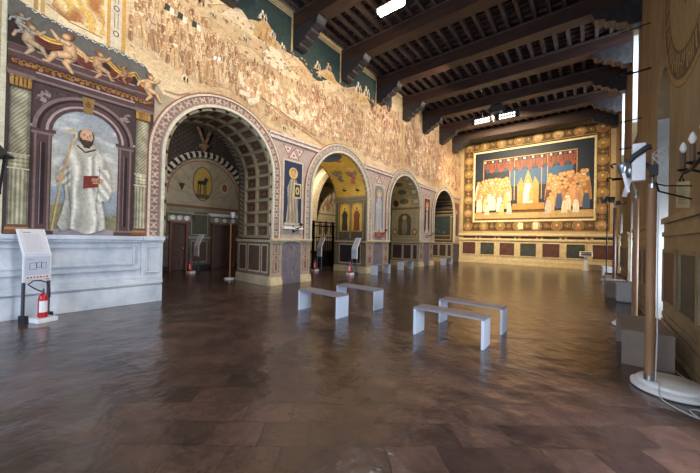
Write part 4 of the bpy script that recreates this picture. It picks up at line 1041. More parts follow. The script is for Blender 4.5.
    if style == 'book':
        a.rect(c + .02, c + .36, zb + .98, zb + 1.5, (216, 196, 140)); a.nxt(); a.rect(c + .06, c + .32, zb + 1.02, zb + 1.46, (62, 62, 66)); a.nxt(); a.ell(c + .19, zb + 1.24, .09, .13, (208, 182, 110), 14); a.nxt(); a.ell(c + .19, zb + 1.24, .045, .07, (84, 70, 56), 10)
    else:
        a.line([(c - .2, zb + 1.3), (c + .05, zb + 1.15)], .06, robe); a.ell(c + .06, zb + 1.15, .04, .04, hd, 8)
    a.nxt()
    for k_ in range(7): a.ell(c - .32 + k_ * .1, zb + .06, .07, .05, jit((184, 170, 150), 12), 8, j=k_ * 1e-5)
    o = a.build('saint_figure', FRESCO, root); o.location = (-XL, -c, 0)
    if style == 'niche':
        q = MB().box(XL + .01, XL + .16, c - .34, c + .34, 1.7, 1.94); o = q.build('pedestal', mat('red_stone', (150, 84, 70), .5), root, bevel=.01); o.location = (-XL, -c, 0)
    elif style == 'book':
        q = MB().box(XL + .01, XL + .12, c - .42, c + .42, 1.88, 1.95); o = q.build('pedestal', M['marble'], root, bevel=.01); o.location = (-XL, -c, 0)
    # iron candle bracket
    br = empty('candle_bracket', (XL, c + .05, 1.95), 'black iron candle bracket jutting from %s' % {'book': 'the pier with the blue-ground saint', 'niche': 'the pier with the grey niche saint', 'dark': 'the pier with the red-ground saint'}[style], 'wall bracket', 'iron brackets on the arcade piers')
    mb = MB().tube([(.02, 0, 0), (.2, 0, -.04), (.38, 0, 0), (.42, 0, .06)], .016, 8)
    mb.tube([(.02, 0, -.16), (.16, 0, -.12), (.3, 0, -.03)], .012, 8); mb.build('arm', M['iron'], br)
    MB().lathe([(.03, 0), (.09, .02), (.10, .035), (.03, .03), (.025, .08)], (.42, 0, .06), 12).build('drip_pan', M['iron'], br)
    MB().box(.0, .015, -.03, .03, -.2, .06).build('back_plate', M['iron'], br)
    return root
pier(0, 6.15, 7.93, (46, 56, 78), 'pier painting of a saint holding a framed book on dark blue ground', 'book')
pier(1, 11.53, 13.5, (170, 150, 132), 'pier painting of a pale saint in a grey niche above a red block', 'niche')
pier(2, 17.0, 19.1, (112, 52, 48), 'pier painting of a black and white robed saint on dark red ground', 'dark')
a = Art(mapx(XL)); a.rect(22.72, YB, 0, 4.86, (170, 150, 118)); a.nxt(); a.rect(22.95, 23.9, 2.0, 4.5, (120, 80, 62)); a.nxt(); a.ell(23.4, 2.9, .25, .8, (70, 74, 84)); a.ell(23.4, 3.8, .13, .16, (190, 150, 110)); a.rect(22.8, YB, 0, 1.4, (84, 80, 84), off=.002)
tag(a.build('pier_painting', FRESCO), 'narrow painted pier strip in the corner beside the end mural', 'mural')

# ---- soffit and jamb decoration
def jamb_dado(a, dep, panels, c1=(118, 100, 78), c2=(92, 66, 54), top=1.5):
    a.bar(0, dep, top - .08, top, 0, .05, (176, 158, 128)); a.bar(0, dep, 0, .3, 0, .05, (186, 166, 134)); a.bar(0, dep, .3, top - .08, 0, .01, c1)
    for (u0, u1) in panels:
        a.rect(u0, u1, .45, top - .2, c2, off=.012); a.frame(u0 - .05, u1 + .05, .40, top - .15, .05, (180, 164, 138), off=.014)
# first arch: coffers
cy, r, sp = ARCH[0]; a = Art(intrados_map(cy, r, sp)); tot = 2 * sp + PI * r
a.rect(0, DEP, 0, tot, (104, 82, 64), off=.002, sub=.12)
jamb_dado(a, DEP, [(.16, .42), (.58, 1.2), (1.38, 1.78)])
v = 1.6; nrow = 22; dv = (tot - 3.2) / nrow
for i in range(nrow + 1): a.bar(0, 1.5, v + i * dv - .045, v + i * dv + .045, 0, .07, (146, 130, 100), .09)
for u in (0.0, .70, 1.38): a.bar(u, u + .1, 1.6, tot - 1.6, 0, .075, (150, 134, 104), .12)
for i in range(nrow):
    for u0 in (.10, .80):
        v0 = v + i * dv + .09; v1 = v + (i + 1) * dv - .09
        if v1 > v0: a.rect(u0 + .07, u0 + .51, v0, v1, jit((96, 66, 46), 12), off=.006, sub=.09); a.ell(u0 + .29, (v0 + v1) / 2, .08, .06, (112, 78, 54), 10, off=.009)
i = 0; v_ = 1.55
while v_ < tot - 1.6:      # twisted cord column at the back edge
    a.poly([(1.62, v_), (1.82, v_ + .1), (1.82, v_ + .17), (1.62, v_ + .07)], (150, 140, 120), off=.012); v_ += .16
struct(a.build('trim_%d' % TN, FRESCO)); TN += 1
# second arch: gold ground with figures
cy, r, sp = ARCH[1]; a = Art(intrados_map(cy, r, sp)); tot = 2 * sp + PI * r
a.rect(0, DEP, 0, tot, (122, 108, 84), off=.002, sub=.12)
jamb_dado(a, DEP, [(.35, 1.6)], c2=(44, 42, 44), c1=(110, 96, 76))
a.rect(.08, DEP - .08, 1.55, 3.32, (92, 82, 64), off=.006)
for u0, rc in ((.28, (136, 76, 56)), (1.02, (66, 62, 56))):
    a.rect(u0, u0 + .62, 1.95, 3.1, (206, 166, 70), off=.009); a.poly([(u0 + .31 + .31 * math.cos(PI * i / 14), 3.1 + .42 * math.sin(PI * i / 14) * (1 if True else 0)) for i in range(15) if 3.1 + .42 * math.sin(PI * i / 14) <= 3.33], (196, 158, 66), off=.008)
    a.ring(u0 + .31, 3.0, .34, .33, .04, (150, 130, 92), 16, off=.010, a0=0, a1=PI)
    a.poly([(u0 + .12, 1.98), (u0 + .50, 1.98), (u0 + .46, 2.5), (u0 + .5, 2.75), (u0 + .38, 2.95), (u0 + .24, 2.95), (u0 + .12, 2.75), (u0 + .16, 2.5)], rc, off=.010)
    a.ell(u0 + .31, 3.06, .13, .13, (224, 186, 92), 16, off=.010); a.ell(u0 + .31, 3.05, .065, .085, (150, 112, 82), 12, off=.012)
    a.line([(u0 + .2, 2.0), (u0 + .22, 2.8)], .03, tuple(v * .7 for v in rc), off=.012)
for u in (.18, .93, 1.70): a.bar(u, u + .06, 1.6, 3.32, 0, .02, (140, 126, 98))
a.bar(0, DEP, 3.45, 3.6, 0, .04, (124, 112, 88)); a.rect(.08, DEP - .08, 3.65, tot - 3.65, (206, 168, 76), off=.004, sub=.1)
for u0, v0 in ((.55, 4.6), (1.35, 4.75), (.7, 5.9), (1.3, 6.3)):
    g_ = jit((170, 104, 84), 14) if u0 < 1 else jit((120, 112, 100), 14)
    for i in range(6): a.ell(u0 + R(-.12, .12), v0 + i * .11 - .3, .15 - .012 * i, .08, jit(g_, 12), 10, off=.008 + i * .0004)
    a.ell(u0, v0 + .42, .10, .10, (230, 196, 110), 12, off=.012); a.ell(u0, v0 + .41, .06, .07, (196, 150, 110), 10, off=.013)
    for s in (-1, 1): a.poly([(u0 + s * .08, v0 + .2), (u0 + s * .3, v0 + .32), (u0 + s * .32, v0 + .1), (u0 + s * .15, v0)], (150, 128, 96), off=.007)
for u0, v0 in ((.5, 3.9), (1.3, 3.95)): a.ell(u0, v0, .12, .05, (44, 40, 40), 8, off=.008); a.ell(u0 + .08, v0 + .07, .04, .05, (44, 40, 40), 8, off=.008)
a.ell(.95, sp + PI * r / 2 + .05, .78, .55, (74, 92, 120), 26, off=.012); a.ell(.95, sp + PI * r / 2 + .05, .68, .45, (172, 160, 132), 26, off=.016)
struct(a.build('trim_%d' % TN, GILT)); TN += 1
# third and fourth arches
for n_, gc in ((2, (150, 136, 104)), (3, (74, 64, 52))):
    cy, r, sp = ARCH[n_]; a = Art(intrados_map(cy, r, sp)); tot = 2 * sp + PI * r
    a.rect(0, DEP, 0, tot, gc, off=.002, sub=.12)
    jamb_dado(a, DEP, [(.12, .38), (.52, 1.02), (1.15, 1.8)], c2=(70, 56, 52), c1=(130, 118, 92))
    a.frame(.12, DEP - .1, 1.65, 3.5, .06, (170, 150, 108), off=.006)
    if n_ == 2:
        a.poly([(.55, 1.9)] + [(1.0 + .45 * math.cos(PI - PI * i / 14), 2.85 + .4 * math.sin(PI * i / 14)) for i in range(15)] + [(1.45, 1.9)], (84, 76, 62), off=.008)
        a.ell(1.0, 2.4, .2, .5, (122, 112, 92), 14, off=.010); a.ell(1.0, 2.98, .14, .14, (190, 160, 90), 14, off=.010); a.ell(1.0, 2.97, .07, .09, (170, 136, 104), 10, off=.012)
        for u0 in (.3, 1.68): a.ell(u0, 2.1, .15, .2, (120, 60, 46), 12, off=.009); a.ell(u0, 2.1, .09, .13, (196, 170, 120), 10, off=.011)
        a.ell(1.6, 3.9, .2, .22, (84, 52, 42), 12, off=.009)
        v = 3.75
        while v < tot - 3.6:
            a.rect(.5, 1.5, v, v + .5, (182, 156, 92), off=.006, sub=.1); a.ell(1.0, v + .25, .3, .18, (92, 100, 84), 14, off=.010); a.ell(1.0, v + .25, .16, .11, (206, 176, 110), 12, off=.013)
            a.bar(.1, .34, v + .1, v + .3, 0, .03, (196, 182, 146)); v += .62
        a.bar(0, DEP, 3.52, 3.6, 0, .04, (110, 96, 72))
    else:
        a.rect(.2, 1.75, 2.0, 3.5, (56, 66, 66), off=.009); a.frame(.14, 1.8, 1.95, 3.55, .07, (150, 122, 66), off=.012)
        for i in range(10): a.ell(R(.4, 1.6), R(2.2, 3.0), R(.05, .15), R(.08, .2), jit((92, 92, 80), 16), 9, off=.011 + i * 1e-4)
        for i in range(7): a.bar(.1, 1.85, 3.75 + i * .35, 3.8 + i * .35, 0, .04, (120, 96, 60))
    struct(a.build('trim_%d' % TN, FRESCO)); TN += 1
# back walls closing arches 3 and 4 (dim, painted)
a = Art(mapx(XL - DEP - .1)); 
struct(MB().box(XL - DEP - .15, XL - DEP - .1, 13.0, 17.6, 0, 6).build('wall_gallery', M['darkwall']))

#MARK_BACK
# ------------------------------------------------------------------ back wall: painted mural and dado
MYB = lambda u, v, o: (u, YB - o - .002, v)
a = Art(MYB)
X0, X1, Z0, Z1 = -8.0, .86, 2.34, 9.24; I0, I1, J0, J1 = -7.1, .04, 3.2, 8.27
a.rect(X0, X1, Z0, Z1, (88, 66, 42)); a.nxt()
for e, t, c_ in ((0, .05, (196, 164, 104)), (.10, .02, (170, 132, 76)), (.72, .03, (186, 152, 90))): a.frame(X0 + e, X1 - e, Z0 + e, Z1 - e, t, c_)
a.frame(I0 - .12, I1 + .12, J0 - .12, J1 + .12, .14, (236, 222, 178)); a.nxt()
def roundel(u, v, rr):
    a.ell(u, v, rr, rr, (178, 150, 96), 22); a.ell(u, v, rr * .88, rr * .88, (70, 54, 38), 22, off=a.k * a.dz + .0006); a.ell(u, v, rr * .8, rr * .8, jit((168, 138, 84), 22), 20, off=a.k * a.dz + .0012)
    a.ell(u, v - rr * .4, rr * .42, rr * .4, jit((170, 120, 80), 26), 12, off=a.k * a.dz + .0018); a.ell(u, v + rr * .15, rr * .22, rr * .27, (222, 180, 128), 10, off=a.k * a.dz + .0024)
def small(u, v):
    a.ell(u, v, .15, .15, (150, 112, 66), 4 if R(0, 1) < .5 else 12); a.ell(u, v, .09, .09, (74, 50, 40), 10, off=a.k * a.dz + .0006); a.ell(u, v, .05, .05, (200, 170, 110), 8, off=a.k * a.dz + .0012)
nb = 8
for i in range(nb):
    u = X0 + .43 + (X1 - X0 - .86) * i / (nb - 1)
    for v in (Z0 + .42, Z1 - .42):
        roundel(u, v, .31)
        if i < nb - 1: small(u + (X1 - X0 - .86) / (nb - 1) / 2, v)
nv = 6
for i in range(1, nv):
    v = Z0 + .42 + (Z1 - Z0 - .84) * i / nv
    for u in (X0 + .42, X1 - .42): roundel(u, v, .30)
for i in range(nv):
    v = Z0 + .42 + (Z1 - Z0 - .84) * (i + .5) / nv
    for u in (X0 + .42, X1 - .42): small(u, v)
for k_ in range(420):      # scrollwork
    if k_ % 2: u = R(X0 + .18, X1 - .18); v = random.choice((R(Z0 + .16, Z0 + .68), R(Z1 - .68, Z1 - .16)))
    else: v = R(Z0 + .2, Z1 - .2); u = random.choice((R(X0 + .16, X0 + .68), R(X1 - .68, X1 - .16)))
    a.ring(u, v, .05, .05, .014, jit((184, 146, 84), 20), 6, a0=R(0, 6), a1=R(6, 10), off=a.k * a.dz - .0008)
for u in (-4.0, -3.1): a.rect(u - .12, u + .2, Z0 + .2, Z0 + .66, (228, 212, 170), off=a.k * a.dz + .003)
a.nxt(3)
mroot = empty('mural', (-3.5, YB, 2.3), 'huge framed painting of a gold-haloed crowd under a red canopy on the end wall', 'mural')
o = a.build('painted_frame', GILT, mroot); o.location = (3.5, -YB, -2.3)
a = Art(lambda u, v, o: (u, YB - o - .012, v))
a.rect(I0, I1, J0, J1, (34, 42, 54)); a.nxt()
a.rect(I0, I1, J0, J0 + .55, (186, 158, 106)); a.rect(I0, I1, J0 + .0, J0 + .12, (110, 74, 44), off=.0018); a.rect(I0, I1, J0 + .5, J0 + .58, (188, 142, 80), off=.0018); a.nxt(2)
# canopy: plain red cloth with scalloped valance on poles
CX0, CX1 = I0 + .6, I1 - .85
a.poly([(CX0, 7.55), (CX1, 7.6), (CX1 - .15, 6.9), (CX0 + .3, 6.75)], (128, 72, 50)); a.nxt()
a.rect(CX0, CX1, 7.42, 7.66, (46, 56, 74)); a.line([(CX0, 7.68), (CX1, 7.68)], .04, (214, 176, 100)); a.nxt()
for i in range(60):
    u = CX0 + .1 + (CX1 - CX0 - .3) * i / 59; a.line([(u, 7.4), (u + R(-.05, .05), 7.0)], R(.02, .06), jit((116, 62, 46), 20), off=a.k * a.dz - .0004)
for i in range(22):
    u = CX0 + (CX1 - CX0) * (i + .5) / 22; a.rect(u - .06, u + .06, 7.47, 7.6, (150, 62, 44) if i % 2 else (222, 206, 168))
for i in range(18):
    u = CX0 + .3 + (CX1 - CX0 - .5) * i / 17; a.poly([(u - .14, 6.98), (u + .14, 6.98), (u + .11, 6.76), (u, 6.70), (u - .11, 6.76)], (150, 70, 50) if i % 2 else (60, 70, 88))
for u in (CX0 + .02, CX0 + 1.8, -4.4, -2.75, CX1 - 1.6, CX1 - .02): a.line([(u, 4.6), (u, 7.6)], .035, (206, 160, 84), off=a.k * a.dz - .0006)
a.nxt(); a.rect(CX0 + 1.8, CX1 - .2, 5.6, 6.75, (52, 88, 122), off=.0022); a.nxt(2)
# central gabled seat, plain
a.poly([(-4.2, 4.3), (-4.2, 5.7), (-3.95, 6.2), (-3.85, 5.7), (-3.55, 6.7), (-3.25, 5.7), (-3.15, 6.2), (-2.9, 5.7), (-2.9, 4.3)], (176, 138, 74)); a.nxt()
a.rect(-4.5, -2.5, 3.85, 4.35, (170, 128, 66)); a.rect(-4.7, -2.3, 3.72, 3.9, (110, 76, 42)); a.nxt()
a.nxt()
# attendants: simple robed shapes in overlapping rows
RB = [(216, 204, 176), (196, 160, 104), (180, 134, 84), (224, 216, 196), (170, 122, 86), (206, 182, 136)]
RBR = RB + [(136, 84, 62), (64, 80, 108), (176, 112, 80), (190, 140, 104), (92, 66, 54)]
def robed(u, v, h, c_, j):
    a.poly([(u - .17 * h, v), (u + .17 * h, v), (u + .15 * h, v + .5 * h), (u + .09 * h, v + .8 * h), (u - .09 * h, v + .8 * h), (u - .15 * h, v + .45 * h)], c_, j=j)
    for q_ in (-.08, .0, .07): a.line([(u + q_ * h, v + .03 * h), (u + q_ * .7 * h, v + .7 * h)], .018 * h, tuple(x_ * R(.72, .95) for x_ in c_), j=j + 1e-5)
    a.ell(u, v + .89 * h, .10 * h, .10 * h, (196, 150, 76), 14, j=j + 2e-5); a.ring(u, v + .89 * h, .10 * h, .10 * h, .014 * h, (128, 84, 44), 12, off=a.k * a.dz + j + 2.5e-5); a.ell(u, v + .88 * h, .055 * h, .075 * h, (196, 150, 112), 10, j=j + 3e-5)
j = 0
for row, (zb, h) in enumerate(((4.75, 1.5), (4.5, 1.5), (4.25, 1.45), (4.0, 1.4), (3.8, 1.3))):
    for i in range(11):
        for side in (0, 1):
            u = (I0 + .32 + i * .235 + (row % 2) * .12) if side == 0 else (I1 - .36 - i * .235 - (row % 2) * .12)
            if (side == 0 and u > -4.75) or (side == 1 and u < -2.35): continue
            if row == 4 and i % 2: continue
            robed(u + R(-.05, .05), zb + R(-.12, .08) + (i * .02 if side == 0 else .08), h * R(.92, 1.05), jit(random.choice(RB if side == 0 else RBR), 12), j); j += 5e-5
a.nxt(6)
robed(-3.55, 4.35, 1.75, (206, 200, 186), j); robed(-3.35, 4.5, .9, (196, 150, 84), j + 6e-5)
for u, h, c_ in ((-6.2, .95, (226, 214, 184)), (-5.2, .95, (206, 178, 120)), (-4.7, 1.0, (190, 184, 170)), (-2.35, 1.1, (190, 182, 168)), (-1.45, 1.0, (216, 202, 170)), (-.85, 1.05, (224, 214, 190))): robed(u, 3.6, h, c_, j + 2e-4); j += 5e-5
o = a.build('painted_scene', GILT, mroot); o.location = (3.5, -YB, -2.3)

def panelled_dado(name, label, mp_box, segs, z0, z1, ztop, mats):
    pass
dd = empty('stone_dado', (-3.5, YB, 0), 'cream stone dado with alternating dark marble panels under the end mural', 'wall dado')
q = MB(); q.box(XL + 3.5, XR + 3.5, -.06, -.001, 0, 2.06)
q.box(XL + 3.5, XR + 3.5, -.16, -.06, 0, .12); q.box(XL + 3.5, XR + 3.5, -.12, -.06, .12, .34); q.box(XL + 3.5, XR + 3.5, -.14, -.06, 1.72, 1.80); q.build('stone_base', M['stone'], dd)
q = MB().box(XL + 3.5, XR + 3.5, -.2, -.001, 2.06, 2.16).box(XL + 3.5, XR + 3.5, -.14, -.001, 2.16, 2.24); q.build('cornice', M['stone'], dd, bevel=.01)
PDR = mat('dark_red_marble', (74, 42, 36), .6, scale=3, rgb2=(104, 62, 50), detail=10); PDG = mat('dark_green_grey_marble', (44, 46, 42), .6, scale=3, rgb2=(74, 74, 64), detail=10)
for i in range(7):
    u0 = -7.92 + i * 1.325 + 3.5; u1 = min(u0 + .95, XR + 3.5 - .02)
    MB().box(u0, u1, -.068, -.0605, .66, 1.54).build('marble_panel', PDR if i % 2 == 0 else PDG, dd)
    q = MB()
    for x0, x1, za, zb_ in ((u0 - .07, u1 + .07, .59, .66), (u0 - .07, u1 + .07, 1.54, 1.61), (u0 - .07, u0, .66, 1.54), (u1, u1 + .07, .66, 1.54)): q.box(x0, min(x1, XR + 3.5), -.10, -.0605, za, zb_)
    q.build('panel_frame', M['stone'], dd, bevel=.008)
    MB().box(u0 + .02, u1 - .02, -.068, -.0605, 1.87, 2.0).build('frieze_strip', PDG if i % 2 == 0 else PDR, dd)
    if i < 6: MB().lathe([(.075, 0), (.075, -.03)], (u1 + .185, -.0605, 1.935), 16, 'y').build('frieze_disc', PDR, dd)

# ------------------------------------------------------------------ right wall decoration
MXR = lambda u, v, o: (XR - o - .003, u, v)
a = Art(MXR); cyy, czz, rr = 6.3, 6.15, 2.15
a.ell(cyy, czz, rr, rr, (96, 74, 46), 56); a.nxt(); a.ring(cyy, czz, rr - .02, rr - .02, .10, (150, 122, 78), 64); a.ring(cyy, czz, rr - .55, rr - .55, .08, (144, 116, 72), 64); a.nxt()
for i in range(64):          # band of worn letter-like strokes
    th = 2 * PI * i / 64; r0, r1 = rr - .5, rr - .2
    for k_ in range(random.choice((1, 2, 2))):
        t2 = th + k_ * .035; a.line([(cyy + r0 * math.cos(t2), czz + r0 * math.sin(t2)), (cyy + r1 * math.cos(t2 + R(-.03, .03)), czz + r1 * math.sin(t2 + R(-.03, .03)))], .03, (172, 148, 102))
    if i % 3 == 0: q_ = (r0 + r1) / 2; a.line([(cyy + q_ * math.cos(th), czz + q_ * math.sin(th)), (cyy + q_ * math.cos(th + .05), czz + q_ * math.sin(th + .05))], .025, (172, 148, 102))
a.ell(cyy, czz, rr - .63, rr - .63, (142, 120, 84), 56); a.nxt()
for k_ in range(40): th = R(0, 6.28); q_ = R(0, 1.2); a.line([(cyy + q_ * math.cos(th), czz + q_ * math.sin(th)), (cyy + q_ * math.cos(th) + R(-.3, .3), czz + q_ * math.sin(th) + R(.1, .5))], R(.02, .06), jit((104, 80, 50), 14), j=k_ * 1e-5)
tag(a.build('mural', FRESCO), 'big worn circular painting with lettered ring high on the right wall', 'mural')
PR = [(-4.8, -3.5), (-3.3, -2.0), (-1.8, -.5), (-.3, 1.0), (1.2, 2.3), (4.15, 5.3), (5.45, 6.32), (6.68, 7.6)]
def rdado(y0, y1, panels, label):
    t = empty('stone_dado', (XR, (y0 + y1) / 2, 0), label, 'wall dado'); c = (y0 + y1) / 2
    q = MB().box(-.05, -.001, y0 - c, y1 - c, 0, 2.05).box(-.09, -.05, y0 - c, y1 - c, 0, .1).box(-.075, -.05, y0 - c, y1 - c, .1, .32).box(-.065, -.05, y0 - c, y1 - c, .36, .44).box(-.075, -.05, y0 - c, y1 - c, 1.76, 1.84).box(-.09, -.05, y0 - c, y1 - c, 1.98, 2.08)
    q.build('stone_base', M['rdado'], t, bevel=.006)
    for i, (p0, p1) in enumerate(panels):
        MB().box(-.057, -.0505, p0 - c, p1 - c, .68, 1.48).build('marble_panel', PDR if i % 2 == 0 else PDG, t)
        q = MB()
        for a0, a1, b0, b1 in ((p0 - .06, p1 + .06, .62, .68), (p0 - .06, p1 + .06, 1.48, 1.54), (p0 - .06, p0, .68, 1.48), (p1, p1 + .06, .68, 1.48)): q.box(-.08, -.0505, a0 - c, a1 - c, b0, b1)
        q.build('panel_frame', M['rdado'], t, bevel=.005)
M['rdado'] = mat('ochre_painted_stone', (104, 86, 58), .55, scale=2.5, rgb2=(140, 118, 82), detail=10)
rdado(YF, 2.45, [p for p in PR if p[1] < 2.4], 'ochre dado on the right wall beside and behind the viewer')
rdado(3.9, 7.75, [p for p in reversed(PR) if p[0] > 4], 'ochre dado with dark panels on the near right wall, beside the pole lamp')
rdado(9.2, 13.0, [(9.4, 10.4), (10.6, 11.6), (11.8, 12.8)], 'ochre dado stretch between the first and second window recess')
rdado(14.6, 18.1, [(14.8, 15.7), (15.9, 16.8), (17.0, 17.9)], 'ochre dado stretch between the second and third window recess')
rdado(19.7, YB - .21, [(19.9, 20.9), (21.1, 22.1), (22.3, 23.4)], 'ochre dado stretch on the right wall nearest the end wall')

#MARK_THINGS
# ------------------------------------------------------------------ benches
def make_bench(L_, W_, H_, label, group, mt='bench_top', ml='bench_leg'):
    t = empty('bench', (0, 0, 0), label, 'bench', group)
    MB().box(-L_ / 2, L_ / 2, -W_ / 2, W_ / 2, H_ - .035, H_).build('seat', M[mt], t, bevel=.003)
    for s in (-1, 1):
        x0, x1 = sorted((s * L_ / 2, s * (L_ / 2 - .04)))
        MB().box(x0, x1, -W_ / 2, W_ / 2, 0, H_ - .0355).build('leg', M[ml], t, bevel=.003)
    return t
G = 'low grey benches in the middle of the hall'
b1 = make_bench(1.14, .36, .46, 'pale grey bench at left of the four, nearest the painted monk wall', G); b1.location = (-4.5, 4.76, 0)
copy_tree(b1, (-4.36, 5.88, 0), 0, 'pale grey bench just behind the leftmost middle bench')
copy_tree(b1, (-1.80, 4.94, 0), 0, 'frontmost grey bench, right pair, nearest the viewer')
copy_tree(b1, (-1.76, 5.94, 0), 0, 'darker-topped grey bench directly behind the frontmost bench')
fb = copy_tree(b1, (-7.62, 11.9, 0), PI / 2 * .0 + PI / 2, 'grey bench against the second pier, right of the upright sign'); fb['group'] = 'grey benches along the arcade'
fb = copy_tree(b1, (-7.95, 14.9, 0), PI / 2, 'grey bench standing in front of the third archway'); fb['group'] = 'grey benches along the arcade'
fb = copy_tree(b1, (-7.7, 20.2, 0), PI / 2, 'small far grey bench below the fourth archway'); fb['group'] = 'grey benches along the arcade'
rbn = make_bench(1.25, .5, .46, 'dull grey bench along the right wall behind the marble lamp base', 'grey benches along the right wall', 'dull_bench', 'dull_bench'); rbn.location = (.58, 6.16, 0); rbn.rotation_euler = (0, 0, PI / 2)
copy_tree(rbn, (.60, 12.75, 0), PI / 2, 'shadowed grey bench beside the pale grey cabinet at the right wall')
copy_tree(rbn, (.66, 15.6, 0), PI / 2, 'bright-topped grey bench beyond the pale grey cabinet, lit by the window')

# grey cabinets by the right wall
def cabinet(loc, w_, d_, h_, label):
    t = empty('floor_cabinet', loc, label, 'cabinet', 'grey cabinets at the right wall')
    MB().box(-w_ / 2, w_ / 2, -d_ / 2, d_ / 2, .03, h_).build('body', M['boxgrey'], t, bevel=.01)
    MB().box(-w_ / 2 + .03, w_ / 2 - .03, -d_ / 2 + .03, d_ / 2 - .03, 0, .03).build('plinth', M['darksteel'], t)
    MB().box(-w_ / 2 + .03, w_ / 2 - .03, -d_ / 2 - .012, -d_ / 2 - .0005, .07, h_ - .05).build('door', M['boxgrey'], t, bevel=.004)
    return t
cabinet((.74, 11.55, 0), .38, .5, .56, 'pale grey cabinet halfway along the right wall, in front of two benches')
cabinet((.62, 20.0, 0), .45, .5, .50, 'small far grey cabinet near the end wall at right')

# ------------------------------------------------------------------ information stands
def make_stand(label):
    t = empty('information_stand', (0, 0, 0), label, 'sign stand', 'upright information stands')
    W_ = .36
    for s in (-1, 1):
        MB().box(-.025, .025, s * W_ / 2 - .015, s * W_ / 2 + .015, 0, 1.14).build('post', M['darksteel'], t)
        MB().box(-.06, .1, s * W_ / 2 - .03, s * W_ / 2 + .03, 0.0, .12).build('foot', M['black'], t, bevel=.004)
    MB().box(-.04, .34, -W_ / 2 + .035, W_ / 2 - .035, 0, .075).build('base_block', M['marble'], t, bevel=.006)
    MB().box(-.012, .026, -W_ / 2 - .02, W_ / 2 + .02, .70, 1.16).build('lower_board', M['white'], t, bevel=.003)
    a_ = Art(lambda u, v, o: (.028 + o, u, v)); a_.rect(-W_ / 2, W_ / 2, .72, 1.15, (196, 200, 214)); a_.nxt()
    a_.rect(-W_ / 2, W_ / 2, .74, .82, (222, 214, 210)); a_.nxt()
    for i in range(7): a_.ell(-.14 + i * .046, .78, .015, .015, [(170, 60, 60), (120, 90, 80), (180, 110, 90), (90, 90, 110), (150, 80, 70), (190, 120, 100), (110, 60, 60)][i], 10)
    for u0, u1, v0, v1 in ((-.12, -.02, .92, 1.04), (-.02, .05, .95, 1.05), (.05, .12, .93, 1.04)): a_.frame(u0, u1, v0, v1, .006, (50, 50, 56))
    a_.rect(.12, .17, .72, .74, (190, 60, 60)); a_.line([(-.16, 1.1), (-.06, 1.1)], .006, (90, 100, 130)); a_.build('plan_print', PRINT, t)
    # tilted upper board, leaning back to the wall
    tilt = math.radians(24)
    def up_(u, v, o): return (.026 + math.cos(tilt) * o - math.sin(tilt) * v, u, 1.165 + math.cos(tilt) * v + math.sin(tilt) * o)
    q = MB(); v8 = [up_(u, v, o) for o in (-.03, 0) for v in (0, .52) for u in (-W_ / 2 - .02, W_ / 2 + .02)]
    q.add(v8, [(0, 2, 3, 1), (4, 5, 7, 6), (0, 1, 5, 4), (2, 6, 7, 3), (0, 4, 6, 2), (1, 3, 7, 5)]); q.build('upper_board', M['white'], t)
    a_ = Art(lambda u, v, o: up_(u, v, o + .001)); a_.rect(-W_ / 2, W_ / 2, .01, .51, (204, 204, 208)); a_.nxt()
    a_.rect(-W_ / 2, W_ / 2, .01, .035, (176, 190, 214))
    for i in range(17):
        v = .44 - i * .022
        if i in (0,): a_.line([(-.13, .455), (-.02, .455)], .012, (90, 92, 100)); continue
        u = -.13; e = R(.08, .14)
        while u < e: w_ = R(.012, .03); a_.line([(u, v), (min(u + w_, e), v)], .005, (150, 150, 156)); u += w_ + .006
    for u in (-.14, .15): a_.ell(u, .485, .008, .008, (90, 100, 140), 8)
    a_.build('text_print', PRINT, t)
    return t
def make_extinguisher(label):
    t = empty('fire_extinguisher', (0, 0, 0), label, 'fire extinguisher', 'red fire extinguishers')
    MB().lathe([(.055, 0), (.068, .012), (.068, .33), (.062, .37), (.04, .41), (.022, .425), (.022, .44)], (0, 0, 0), 24).build('cylinder', M['red'], t, smooth=True)
    MB().lathe([(.0685, .1), (.0685, .3)], (0, 0, 0), 16, a0=-.9, a1=.9).build('label', M['label'], t)
    vv = MB().lathe([(.018, .44), (.022, .445), (.022, .48), (.014, .485)], (0, 0, 0), 12).build('valve', M['steel'], t)
    MB().box(-.012, .10, -.01, .01, .485, .497, Matrix.Rotation(-.25, 3, 'Y'), (0, 0, .49)).box(-.01, .09, -.009, .009, .455, .465).build('handle', M['blue'], vv)
    MB().tube([(0, -.02, .46), (0, -.08, .50), (0, -.15, .56), (0, -.19, .60), (.0, -.13, .66), (0, -.04, .66), (0, .04, .62), (0, .08, .52), (0, .085, .35)], .011, 8).build('hose', M['rubber'], t, smooth=True)
    return t
st = make_stand('tilted white information stand at the foot of the painted monk wall'); st.location = (-7.84, .79, 0); st.rotation_euler = (0, 0, .4)
ex = make_extinguisher('large near red extinguisher at the foot of the leftmost stand'); ex.location = (-7.64, .86, .075)
for (x_, y_, rz, nm) in ((-13.2, 6.1, -1.55, 'inside the first archway by the chapel doors'), (-10.45, 10.75, -1.8, 'in the second archway before the iron gate'), (-8.35, 10.85, -1.85, 'by the golden jamb of the second archway')):
    s_ = copy_tree(st, (x_, y_, 0), rz, 'white information stand ' + nm)
    d = Vector((.24, .01, .075)); d.rotate(Matrix.Rotation(rz, 3, 'Z')); copy_tree(ex, (x_ + d.x, y_ + d.y, .075), rz, 'red extinguisher on the stand base ' + nm)

